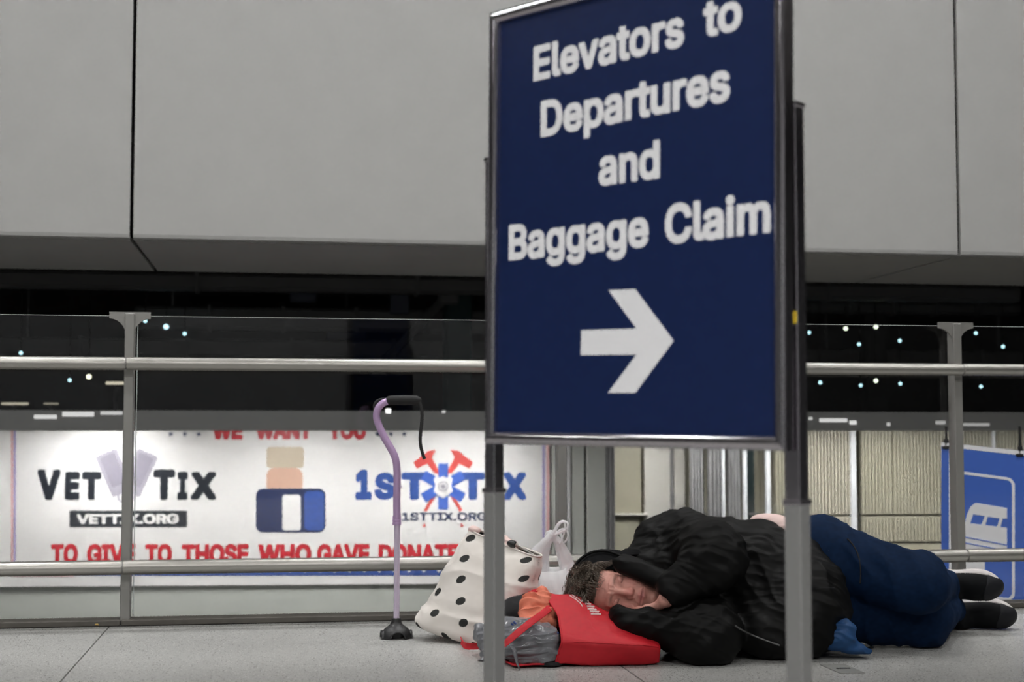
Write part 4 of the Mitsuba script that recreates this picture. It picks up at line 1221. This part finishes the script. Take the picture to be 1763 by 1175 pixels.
def head_fn(q):
    x, y, z = q[..., 0], q[..., 1], q[..., 2]
    m = np.stack([np.abs(x), y, z], -1)
    d = ell(q, [0, -0.012, 0.030], [0.074, 0.094, 0.088])
    d = smin(d, ell(q, [0, 0.030, -0.045], [0.059, 0.060, 0.072]), 0.035)
    d = smin(d, ell(q, [0, 0.068, -0.106], [0.026, 0.024, 0.020]), 0.035)
    d = smin(d, ell(m, [0.044, 0.060, -0.030], [0.022, 0.020, 0.020]), 0.030)      # cheeks
    d = smin(d, ell(m, [0.034, 0.062, -0.058], [0.022, 0.022, 0.024]), 0.025)
    d = smin(d, cone(m, [0.008, 0.084, 0.024], [0.042, 0.070, 0.022], 0.010, 0.008), 0.016)  # brow
    d = smax(d, -ell(m, [0.031, 0.098, 0.004], [0.019, 0.020, 0.0135]), 0.010)        # sockets
    d = smin(d, ell(m, [0.031, 0.0735, 0.003], [0.0155, 0.0125, 0.0105]), 0.006)     # closed lids
    d = smax(d, -cone(m, [0.018, 0.0865, -0.0015], [0.0335, 0.0865, -0.0035], 0.0013, 0.0013), 0.003)
    d = smax(d, -cone(m, [0.0335, 0.0865, -0.0035], [0.045, 0.079, -0.0010], 0.0013, 0.001), 0.003)
    d = smin(d, cone(q, [0, 0.086, 0.016], [0, 0.112, -0.030], 0.0085, 0.0115), 0.014)      # nose
    d = smin(d, ell(m, [0.012, 0.099, -0.034], [0.0085, 0.011, 0.0085]), 0.008)
    d = smax(d, -ell(m, [0.0065, 0.104, -0.0425], [0.0040, 0.006, 0.0040]), 0.004)
    d = smin(d, ell(q, [0, 0.083, -0.066], [0.027, 0.014, 0.020]), 0.016)            # muzzle
    d = smin(d, cone(m, [0, 0.0985, -0.0610], [0.021, 0.0885, -0.0655], 0.0048, 0.0025), 0.005)
    d = smin(d, cone(m, [0, 0.0970, -0.0735], [0.019, 0.0885, -0.0700], 0.0058, 0.003), 0.005)
    d = smax(d, -cone(m, [0, 0.1035, -0.0672], [0.024, 0.0910, -0.0680], 0.0014, 0.001), 0.004)
    d = smax(d, -cone(m, [0.020, 0.098, -0.036], [0.034, 0.084, -0.066], 0.003, 0.002), 0.010)  # smile folds
    for zz in (0.040, 0.052, 0.064):
        d = smax(d, -cone(m, [0, 0.0885 - (zz - 0.04) * 0.25, zz], [0.036, 0.074 - (zz - 0.04) * 0.25, zz + 0.004], 0.0020, 0.0010), 0.006)
    d = smax(d, -cone(m, [0.0055, 0.0965, 0.020], [0.0075, 0.0915, 0.036], 0.0026, 0.0012), 0.006)   # frown
    ear = ell(m, [0.077, -0.010, -0.008], [0.010, 0.020, 0.031])
    ear = smax(ear, -ell(m, [0.088, -0.006, -0.006], [0.008, 0.011, 0.019]), 0.006)
    d = smin(d, ear, 0.008)
    return smin(d, cone(q, [0, -0.022, -0.070], [0, -0.060, -0.190], 0.056, 0.062), 0.03)


def hand_bones(wrist, along, palm_n, side, L=0.17, curl=(0.5, 0.6, 0.5)):
    """palm and five bent fingers; along: wrist to knuckles, palm_n: out of the palm, side: towards the thumb"""
    al = along / np.linalg.norm(along); pn = palm_n - al * (palm_n @ al); pn /= np.linalg.norm(pn); sd = np.cross(al, pn)
    if sd @ side < 0: sd = -sd
    s = L / 0.18; out = []
    kn = wrist + al * 0.085 * s
    for o, r in ((0.026, .0125), (0.009, .0135), (-0.009, .013), (-0.026, .0115)):
        out.append((wrist + sd * o * 0.6, kn + sd * o, 0.0155 * s, r * s))
    for o, ln in ((0.028, 0.074), (0.0095, 0.083), (-0.0095, 0.077), (-0.028, 0.060)):
        p = kn + sd * o * s; th = 0.0; r = 0.0092
        for fr, c in zip((0.46, 0.30, 0.24), curl):
            th += c; dv = al * math.cos(th) + pn * math.sin(th)
            q = p + dv * ln * fr * s; out.append((p, q, r * s, (r - 0.0009) * s)); p = q; r -= 0.0009
    p = wrist + al * 0.024 * s + sd * 0.024 * s
    for dv, ln, r in ((al * 0.55 + sd * 0.75 + pn * 0.3, 0.042, 0.0125), (al * 0.8 + sd * 0.35 + pn * 0.45, 0.032, 0.0105), (al * 0.9 + sd * 0.05 + pn * 0.5, 0.027, 0.0092)):
        dv = dv / np.linalg.norm(dv); q = p + dv * ln * s; out.append((p, q, r * s, (r - 0.001) * s)); p = q
    return out


HAND_L = W_L + np.array([-0.012, 0.005, -0.020])
bones_l = hand_bones(HAND_L, P(1126, 1066, 4.42) - HAND_L, np.array([-0.5, 0.75, 0.3]), np.array([-0.6, -0.3, 0.6]), 0.165, (0.35, 0.5, 0.4))
bones_r = hand_bones(W_R, np.array([0.15, 1.0, -0.08]), np.array([0.1, 0.4, 0.9]), np.array([0, 1.0, 0]), 0.165, (0.2, 0.3, 0.3))


def bones_d(p, bs, k):
    d = None
    for a, b, ra, rb in bs:
        e = cone(p, a, b, ra, rb); d = e if d is None else smin(d, e, k)
    return d


# body: one skin surface (head, neck, trunk, arms, legs); finer grids where it shows
def trunk(p):
    d = U(0.06, ell(p, CHEST, [0.12, 0.11, 0.165]), ell(p, BELLY, [0.14, 0.125, 0.16]), ell(p, PELV, [0.11, 0.12, 0.165]))
    d = U(0.03, d, cone(p, S_L, E_L, 0.05, 0.042), cone(p, S_R, E_R, 0.05, 0.042), cone(p, HIP_L, KN_L, 0.085, 0.055), cone(p, HIP_R, KN_R, 0.085, 0.052))
    d = U(0.02, d, cone(p, E_L, HAND_L, 0.04, 0.026), cone(p, E_R, W_R, 0.04, 0.026), cone(p, KN_L, AN_L, 0.052, 0.034), cone(p, KN_R, AN_R, 0.052, 0.034), cone(p, NECK, CHEST, 0.055, 0.07))
    d = U(0.02, d, *[c_ for h_, t_, s_ in (SH_L, SH_R) for c_ in (cone(p, h_ + (t_ - h_) * 0.18 - s_ * 0.075, h_ + (t_ - h_) * 0.2 - s_ * 0.03, 0.030, 0.026), cone(p, h_ + (t_ - h_) * 0.2 - s_ * 0.03, h_ + (t_ - h_) * 0.8 - s_ * 0.02, 0.026, 0.018))])
    return smin(d, head_fn(to_head(p)), 0.02)


def skin(p):
    return smin(smin(trunk(p), bones_d(p, bones_l, 0.008), 0.012), bones_d(p, bones_r, 0.008), 0.012)


SPLIT = NECK[0] + 0.03
vA, fA = surface_nets(lambda q: head_fn(q), [-0.10, -0.115, -0.165], [0.10, 0.13, 0.13], 0.0021)
vA = from_head(vA)
lo, hi = np.min([b[0] for b in bones_l], 0) - 0.05, np.max([b[1] for b in bones_l], 0) + 0.05
vH, fH = surface_nets(lambda p: smin(bones_d(p, bones_l, 0.010), cone(p, E_L, HAND_L, 0.036, 0.024), 0.014), lo, hi, 0.0026)
vR, fR = surface_nets(lambda p: smin(bones_d(p, bones_r, 0.010), cone(p, E_R, W_R, 0.036, 0.024), 0.014), np.min([b[0] for b in bones_r], 0) - 0.05, np.max([b[1] for b in bones_r], 0) + 0.05, 0.0032)
vT, fT = surface_nets(trunk, [0.20, 4.18, 0.005], [1.75, 5.2, 0.46], 0.011)
v, f = cat((vA, fA), (vH, fH), (vR, fR), (vT, fT))
f = np.asarray(f)
q = (v - H0) @ HM.T
mx = np.abs(q[:, 0])
g = lambda c, r: np.exp(-(((np.stack([mx, q[:, 1], q[:, 2]], -1) - c) / r) ** 2).sum(1))
base = np.array([0.55, 0.265, 0.215]); col = np.tile(base, (len(v), 1))
red = np.array([0.52, 0.175, 0.15])
for wgt, c_ in ((0.75 * g([0.042, 0.07, -0.03], [0.02, 0.04, 0.022]), red), (0.85 * g([0, 0.115, -0.03], [0.016, 0.025, 0.018]), red), (0.9 * g([0, 0.10, -0.067], [0.024, 0.02, 0.011]), np.array([0.40, 0.115, 0.11])),
                (0.6 * g([0.031, 0.08, 0.006], [0.018, 0.03, 0.012]), np.array([0.42, 0.17, 0.14])), (0.65 * g([0.028, 0.085, 0.022], [0.020, 0.02, 0.0045]), np.array([0.10, 0.07, 0.05])),
                (0.35 * g([0, 0.09, 0.05], [0.04, 0.03, 0.03]), np.array([0.60, 0.26, 0.22])), (0.8 * g([0.031, 0.09, -0.0028], [0.015, 0.02, 0.0030]), np.array([0.10, 0.05, 0.04])), (0.7 * g([0, 0.10, -0.0672], [0.022, 0.02, 0.0018]), np.array([0.14, 0.04, 0.04]))):  # shade of the lid and mouth creases painted into the skin colour
    col = col * (1 - wgt[:, None]) + c_ * wgt[:, None]
col *= (0.88 + 0.24 * meshkit.fbm(v * 90, 3, 4))[:, None]
add('person', (W(v), f), 'mat_skin', True, color=col)


def finish(v, f, key, m, floor_=True):
    if floor_: v = v.copy(); v[:, 2] = np.maximum(v[:, 2], 0.004)
    add(key, (W(v), f), m, True)


# jacket
def jacket_fn(p):
    body_ = U(0.07, ell(p, P(1156, 958, 4.66), [0.130, 0.13, 0.130]), ell(p, PZ(1225, 4.63, 0.205), [0.15, 0.165, 0.198]), ell(p, PZ(1300, 4.61, 0.205), [0.15, 0.18, 0.195]), ell(p, PZ(1372, 4.60, 0.18), [0.125, 0.175, 0.17]))
    body_ = U(0.06, body_, ell(p, PZ(1335, 4.45, 0.09), [0.17, 0.125, 0.092]), ell(p, PZ(1392, 4.46, 0.165), [0.118, 0.12, 0.125]), ell(p, PZ(1180, 4.56, 0.09), [0.12, 0.14, 0.10]))
    arm_r = U(0.05, cone(p, S_R, E_R, 0.105, 0.086), cone(p, E_R, W_R + [-0.018, 0, 0], 0.078, 0.045), ell(p, E_R + [0.01, 0.02, 0], [0.088, 0.085, 0.086]))
    arm_l = U(0.05, cone(p, S_L, E_L, 0.094, 0.076), cone(p, E_L, W_L + [0.008, 0, 0.004], 0.074, 0.050), ell(p, E_L + [-0.005, 0.03, 0.02], [0.078, 0.09, 0.085]))
    d = smin(body_, arm_r, 0.03)
    d = smin(d, arm_l, 0.022)
    collar = U(0.03, cone(p, P(1074, 973, 4.405), P(1142, 1000, 4.375), 0.031, 0.033), cone(p, P(1100, 985, 4.60), P(1160, 980, 4.56), 0.075, 0.09), cone(p, P(1140, 1068, 4.45), P(1180, 1055, 4.48), 0.05, 0.06))
    d = smin(d, collar, 0.03)
    # room for the head, neck and hands
    d = smax(d, -(head_fn(to_head(p)) - 0.004), 0.012)
    d = smax(d, -ell(p, P(1092, 1032, 4.36), [0.058, 0.085, 0.030]), 0.012)
    d = smax(d, -(cone(p, W_L + [-0.03, 0, -0.03], HAND_L, 0.036, 0.033)), 0.008)
    return d


v, f = surface_nets(jacket_fn, [0.15, 4.16, -0.03], [1.14, 4.90, 0.47], 0.0056)
n = normals(v, f)
# folds: across each sleeve, along the waist, broad dents everywhere
def near(a, b, r):
    ab = b - a; t_ = np.clip(((v - a) @ ab) / (ab @ ab), 0, 1); dd_ = np.linalg.norm(v - a - t_[:, None] * ab, axis=1)
    return np.clip(1.25 - dd_ / r, 0, 1)


wl, wr = np.maximum(near(S_L, E_L, 0.13), near(E_L, W_L, 0.11)), np.maximum(near(S_R, E_R, 0.14), near(E_R, W_R, 0.11))
hgt_ = 0.010 * (meshkit.fbm(v * 8, 3, 1) - 0.5) * 2
hgt_ = hgt_ + wl * folds(v, [0.45, -0.5, -0.75], 19, 4.0, 0.019, 14, 2.8) + wr * folds(v, [0.5, -0.3, -0.8], 17, 4.0, 0.016, 25, 2.8)
hgt_ = hgt_ + (1 - wl) * (1 - wr) * (folds(v, [0.75, 0.1, 0.6], 12, 3.5, 0.013, 31, 2.8) + folds(v, [0.2, 0.2, 1], 18, 3, 0.010, 55, 2.6))
hgt_ = hgt_ + folds(v, [0.3, 0.6, 0.7], 44, 7, 0.0055, 77, 2.6)
ok = np.linalg.norm(v - P(1100, 1018, 4.38), axis=1)
v = v + n * (hgt_ * np.clip((ok - 0.05) / 0.06, 0, 1))[:, None]
finish(v, f, 'person__jacket', 'mat_jacket')
labels['person__jacket'] = {'label': 'black hooded jacket'}
JV, JF = v, f


def on_mesh(V, F, px, py, lift=0.0):
    """point of the visible surface at the photograph's (px, py)"""
    r = ray(px, py); r = r / np.linalg.norm(r); o = np.array([0, 0, EYE_H])
    q_ = V - o; t_ = q_ @ r; dist = np.linalg.norm(q_ - np.outer(t_, r), axis=1)
    near_ = np.where(dist < 0.012)[0]
    if len(near_) == 0: near_ = np.argsort(dist)[:6]
    t0 = t_[near_].min() + 0.004
    return o + r * (t0 - lift)


def stitch(pxs, r_, key, m, V=None, F=None, lift=0.002, n=40):
    V = JV if V is None else V
    c2 = spline([np.array([x, y, 0.0]) for x, y in pxs], n)
    p_ = np.array([on_mesh(V, F, x, y, lift) for x, y, _ in c2])
    p_ = np.array([np.median(p_[max(0, i - 3):i + 4], 0) for i in range(n)]); p_ = np.array([p_[max(0, i - 2):i + 3].mean(0) for i in range(n)])
    t_ = tube(p_, r_, 6); add(key, (W(t_[0]), t_[1]), m, True)


mat('zip', (0.10, 0.10, 0.10), 0.35, metal=0.5)
stitch([(1262, 1075), (1290, 1092), (1320, 1104), (1347, 1114)], 0.0028, 'person__jacket__zip', 'mat_zip')
stitch([(1392, 1012), (1408, 1012.5), (1424, 1013), (1440, 1013)], 0.0011, 'person__jacket__hem_seam', 'mat_shoe_panel')
labels['person__jacket__zip'] = {'label': 'grey zip along the front edge'}

# hood: a thick shell around the back of the head, open towards the viewer
HC = P(1050, 1010, 4.56)
rim_n = np.array([-0.03, -0.80, -0.60]); rim_n /= np.linalg.norm(rim_n)


def hood_fn(p):
    o = U(0.05, ell(p, HC, [0.128, 0.14, 0.114]), ell(p, P(1115, 1000, 4.60), [0.09, 0.11, 0.10]))
    i_ = U(0.05, ell(p, HC + [0.0, -0.01, 0.0], [0.112, 0.13, 0.099]), ell(p, P(1105, 1005, 4.56), [0.08, 0.10, 0.085]))
    cut = (p - (HC + rim_n * 0.082).astype(np.float32)) @ rim_n.astype(np.float32)
    d = smax(o, -i_, 0.008)
    d = smax(d, cut, 0.010)
    return np.maximum(d, -(head_fn(to_head(p)) - 0.002))


v, f = surface_nets(hood_fn, [0.13, 4.36, 0.03], [0.60, 4.74, 0.36], 0.0046)
v = v + normals(v, f) * (0.012 * (meshkit.fbm(v * 11, 3, 2) - 0.5) + folds(v, [0.8, 0.2, 0.5], 22, 7, 0.005, 3))[:, None]
finish(v, f, 'person__jacket__hood', 'mat_hood')
HV = v
stitch([(978, 1006), (984, 985), (996, 966), (1014, 953), (1036, 948), (1058, 953), (1082, 964), (1104, 976), (1130, 986)], 0.0048, 'person__jacket__hood_rim', 'mat_jacket', HV, lift=0.0)

# pink shirt hem between jacket and jeans
m = blob([(P(1312, 897, 4.69), (0.035, 0.05, 0.018)), (P(1335, 900, 4.66), (0.035, 0.06, 0.018)), (P(1352, 908, 4.62), (0.022, 0.07, 0.018))], 0.03, 0.004, 0.008, 30, 4)
add('person__shirt', (W(m[0]), m[1]), 'mat_pink_shirt', True)
labels['person__shirt'] = {'label': 'pale pink shirt showing at the waist'}


def jeans_fn(p):
    d = U(0.06, ell(p, P(1405, 962, 4.74), [0.125, 0.14, 0.128]), ell(p, PZ(1415, 4.72, 0.12), [0.12, 0.14, 0.12]))
    leg_l = U(0.03, cone(p, HIP_L + [0, 0.02, 0.006], KN_L, 0.118, 0.080), cone(p, KN_L, AN_L + [0.0, 0, 0], 0.078, 0.052), ell(p, P(1560, 990, 4.56), [0.12, 0.09, 0.078]))
    leg_r = U(0.03, cone(p, HIP_R, KN_R, 0.110, 0.084), cone(p, KN_R, AN_R, 0.080, 0.056))
    return U(0.02, d, leg_l, leg_r)


v, f = surface_nets(jeans_fn, [0.80, 4.38, -0.03], [1.74, 5.22, 0.47], 0.0075)
hgt_ = folds(v, [1, -0.1, 0.35], 15, 3.2, 0.014, 61, 2.8) + 0.010 * (meshkit.fbm(v * 9, 3, 6) - 0.5) + folds(v, [1, 0.3, -0.2], 30, 9, 0.003, 5)
v = v + normals(v, f) * hgt_[:, None]
finish(v, f, 'person__jeans', 'mat_jeans')
labels['person__jeans'] = {'label': 'dark blue jeans'}
stitch([(1455, 925), (1475, 950), (1482, 985), (1480, 1010)], 0.0022, 'person__jeans__seam', 'mat_black_cloth', v, lift=0.0)

# shoes, lying on their sides: upper towards the viewer, pale sole edge behind
def make_shoe(key, heel, toe, solev, first):
    """heel, toe: ends of the sole line; solev: unit vector from the instep to the sole"""
    ax = toe - heel; L = np.linalg.norm(ax); ax /= L
    sv = solev - ax * (solev @ ax); sv /= np.linalg.norm(sv); wv = np.cross(ax, sv)
    M = np.stack([ax, wv, -sv])

    def loc(p): return (p - heel.astype(np.float32)) @ M.T.astype(np.float32)

    def upper(q):        # x along, y across, z up from the sole
        a = ell(q, [L * 0.66, 0, 0.018], [L * 0.37, 0.056, 0.054])
        b = ell(q, [L * 0.22, 0, 0.034], [L * 0.25, 0.044, 0.062])
        c = cone(q, [L * 0.22, 0, 0.045], [L * 0.20, 0, 0.092], 0.040, 0.044)
        d = U(0.04, a, b, c)
        return smax(smax(d, 0.004 - q[..., 2], 0.006), q[..., 2] - 0.098, 0.004)

    def sole(q):
        a = ell(q, [L * 0.68, 0, 0], [L * 0.355, 0.058, 1])
        b = ell(q, [L * 0.24, 0, 0], [L * 0.26, 0.046, 1])
        rise = 0.016 * np.clip((q[..., 0] / L - 0.75) / 0.25, 0, 1) ** 2
        return smax(U(0.03, a, b), np.abs(q[..., 2] - 0.002 - rise) - 0.011, 0.006)

    for nm, fn, m_ in (('upper', upper, 'mat_shoe_black'), ('sole', sole, 'mat_shoe_sole')):
        v_, f_ = surface_nets(fn, [-0.02, -0.06, -0.02], [L + 0.03, 0.06, 0.11], 0.0032)
        finish(heel + v_ @ M, f_, key + '__' + nm, m_)
        if nm == 'upper': UV_, UF_ = heel + v_ @ M, f_
    n_ = key + '__toe_cap'
    v_, f_ = surface_nets(lambda q: np.maximum(np.maximum(upper(q) - 0.0028, -(upper(q) + 0.004)), L * 0.70 - q[..., 0] + 0.5 * q[..., 1] ** 2 / 0.05 + 0.25 * q[..., 2]), [-0.02, -0.06, -0.02], [L + 0.03, 0.06, 0.11], 0.0032)
    finish(heel + v_ @ M, f_, n_, 'mat_shoe_panel')
    return UV_


make_shoe('person__shoe', *SH_L, True)
make_shoe('person__shoe_001', *SH_R, False)
_count['person__shoe'] = 1
labels['person__shoe'] = {'label': 'black sports shoe with a pale sole edge'}
labels['person__shoe_001'] = {'label': 'black sports shoe with a pale sole edge, lying on the floor'}

# hair: short curly strands on the scalp
cap_pts, strands, nst = [], [], 0
hr = np.random.default_rng(5)
dirs = hr.normal(size=(20000, 3)); dirs /= np.linalg.norm(dirs, axis=1, keepdims=True)
for d_ in dirs:
    s0 = np.array([0, -0.012, 0.030]) + d_ * [0.074, 0.094, 0.088]
    front = 0.072 - 0.35 * max(0, abs(s0[0]) - 0.035)           # hairline
    if s0[1] > 0.028 and s0[2] < front + 0.012 * hr.random(): continue
    if s0[1] > -0.002 and s0[2] < 0.0: continue
    if s0[2] < -0.045 or abs(s0[0]) > 0.066 and s0[2] < 0.03 and s0[1] > -0.03: continue
    ln = (0.040 + 0.036 * hr.random()) * (1 - 0.6 * max(0.0, -s0[0] / 0.074)) * (0.8 if s0[1] > 0.02 else 1.0); nrm = d_ / np.array([0.074, 0.094, 0.088]); nrm /= np.linalg.norm(nrm)
    w_ = np.array([meshkit.noise(s0 * 30, 1) - 0.5, meshkit.noise(s0 * 30, 2) - 0.42, meshkit.noise(s0 * 30, 3) - 0.5])
    tg = w_ - nrm * (w_ @ nrm); tg /= np.linalg.norm(tg) + 1e-9; bt = np.cross(nrm, tg)
    ph = 8.0 * meshkit.noise(s0 * 28, 6) + 0.35 * hr.random(); k_ = np.linspace(0, 1, 10)[:, None]
    cr = 0.013 + 0.009 * meshkit.noise(s0 * 30, 8)
    pth = s0 + nrm * (0.003 + 0.024 * (1 - 0.75 * max(0.0, -s0[0] / 0.074)) * np.sin(k_ * 2.2) * ln / 0.05) + tg * ln * k_ * 0.75 + cr * k_ * (np.cos(ph + 4.2 * k_) * bt + np.sin(ph + 4.2 * k_) * nrm)
    strands.append(pth)
    if len(strands) >= 7500: break
S_ = np.array(strands); ns, npn = S_.shape[:2]
Tn = np.gradient(S_, axis=1); Tn /= np.linalg.norm(Tn, axis=2, keepdims=True)
A_ = np.cross(Tn, [0.3, 0.5, 0.8]); A_ /= np.linalg.norm(A_, axis=2, keepdims=True); B_ = np.cross(Tn, A_)
rad_ = np.interp(np.linspace(0, 1, npn), [0, 0.6, 1], [0.00115, 0.0011, 0.0003])[None, :, None, None]
an = np.arange(3) * 2 * np.pi / 3
hv = S_[:, :, None] + rad_ * (np.cos(an)[None, None, :, None] * A_[:, :, None] + np.sin(an)[None, None, :, None] * B_[:, :, None])
bi = np.arange(ns)[:, None, None] * npn * 3 + np.arange(npn - 1)[None, :, None] * 3 + np.arange(3)[None, None, :]
bj = np.arange(ns)[:, None, None] * npn * 3 + np.arange(npn - 1)[None, :, None] * 3 + ((np.arange(3) + 1) % 3)[None, None, :]
hf = np.vstack([np.stack([bi, bj, bj + 3], -1).reshape(-1, 3), np.stack([bi, bj + 3, bi + 3], -1).reshape(-1, 3)])
hv = hv.reshape(-1, 3)
vS, fS = surface_nets(lambda q: smax(ell(q, [0, -0.014, 0.032], [0.0775, 0.0975, 0.0925]), np.maximum(q[..., 1] - 0.012 + 0.006 * (np.sin(q[..., 0] * 260) + np.sin(q[..., 0] * 430 + 1)) + np.maximum(0, 0.060 - q[..., 2]) * 1.2, -0.05 - q[..., 2]) * 0.9 - np.where(q[..., 2] > 0.066, 0.06, 0), 0.006), [-0.1, -0.125, -0.08], [0.1, 0.1, 0.14], 0.004)
v, f = cat((from_head(hv), hf), (from_head(vS), fS))
add('person__hair', (W(v), f), 'mat_hair', True)
labels['person__hair'] = {'label': 'short curly greying brown hair', 'kind': 'stuff'}

# white print on the red bag, next to the hair
bag_stroke([(978, 1026), (990, 1032), (1000, 1041), (1004, 1048)], 0.0045, num('red_shopping_bag__print'))
bag_stroke([(982, 1024), (996, 1033), (1003, 1038), (1001, 1031)], 0.0035, num('red_shopping_bag__print'))
for i in range(7):
    q = i / 6
    xa, ya, xb, yb = 1001 + 9 * q, 1032 + 26 * q, 1012 + 34 * q, 1033.5 + 27 * q
    bag_stroke([(xa, ya), (xb, yb)], 0.0062, num('red_shopping_bag__print'))

# blue pouch beside the knees
say('blue_pouch', 'crumpled blue cloth pouch with a black strap end on the floor against the jacket', 'pouch')
m = blob([(P(1446, 1087, 4.40), (0.036, 0.04, 0.040)), (P(1455, 1092, 4.39), (0.028, 0.03, 0.034)), (P(1432, 1100, 4.42), (0.04, 0.05, 0.03)), (P(1458, 1105, 4.43), (0.026, 0.04, 0.024)), (P(1470, 1118, 4.42), (0.030, 0.03, 0.010)), (P(1484, 1121, 4.43), (0.024, 0.02, 0.006))], 0.025, 0.0032, 0.010, 34, 9)
v2 = m[0]; v2[:, 2] = np.maximum(v2[:, 2], 0.003)
add('blue_pouch', (W(v2), m[1]), 'mat_blue_pouch', True)
a = fl(1492, 1122); b = fl(1502, 1120)
t = tube([a + [0, 0, .004], b + [0, 0, .006]], 0.006, 10, flat=(1.2, 0.6)); add('blue_pouch__strap_end', (W(t[0]), t[1]), 'mat_black_metal')
t = tube([fl(1488, 1121) + [0, .008, .008], fl(1488, 1121) + [0, -.008, .008]], 0.004, 8); add('blue_pouch__buckle', (W(t[0]), t[1]), 'mat_black_metal')

# small things on the floor
a = W(fl(1412, 1146)); b = W(fl(1490, 1160))
add('floor_plate', cham_box([a[0], min(a[1], b[1]) - 0.0, 0.0], [b[0], max(a[1], b[1]), 0.0022], 0.001), 'mat_metal_plate')
c_ = W(fl(1452, 1153))
add('floor_plate__latch', cham_box([c_[0] - 0.02, c_[1] - 0.006, 0.002], [c_[0] + 0.02, c_[1] + 0.006, 0.0036], 0.0008), 'mat_black_metal')
say('floor_plate', 'small grey metal cover plate let into the floor in front of the knees', 'floor plate')
q = W(fl(168, 1079)); m = trimesh.creation.icosphere(subdivisions=2)
v = np.array(m.vertices) * [0.013, 0.009, 0.007]; v = v * (0.7 + 0.6 * meshkit.noise(v * 160, 1))[:, None] + q + [0, 0, 0.004]
add('crumb', (v, np.array(m.faces)), 'mat_crumb')
say('crumb', 'tiny yellowish crumb on the floor by the kerb', 'crumb')
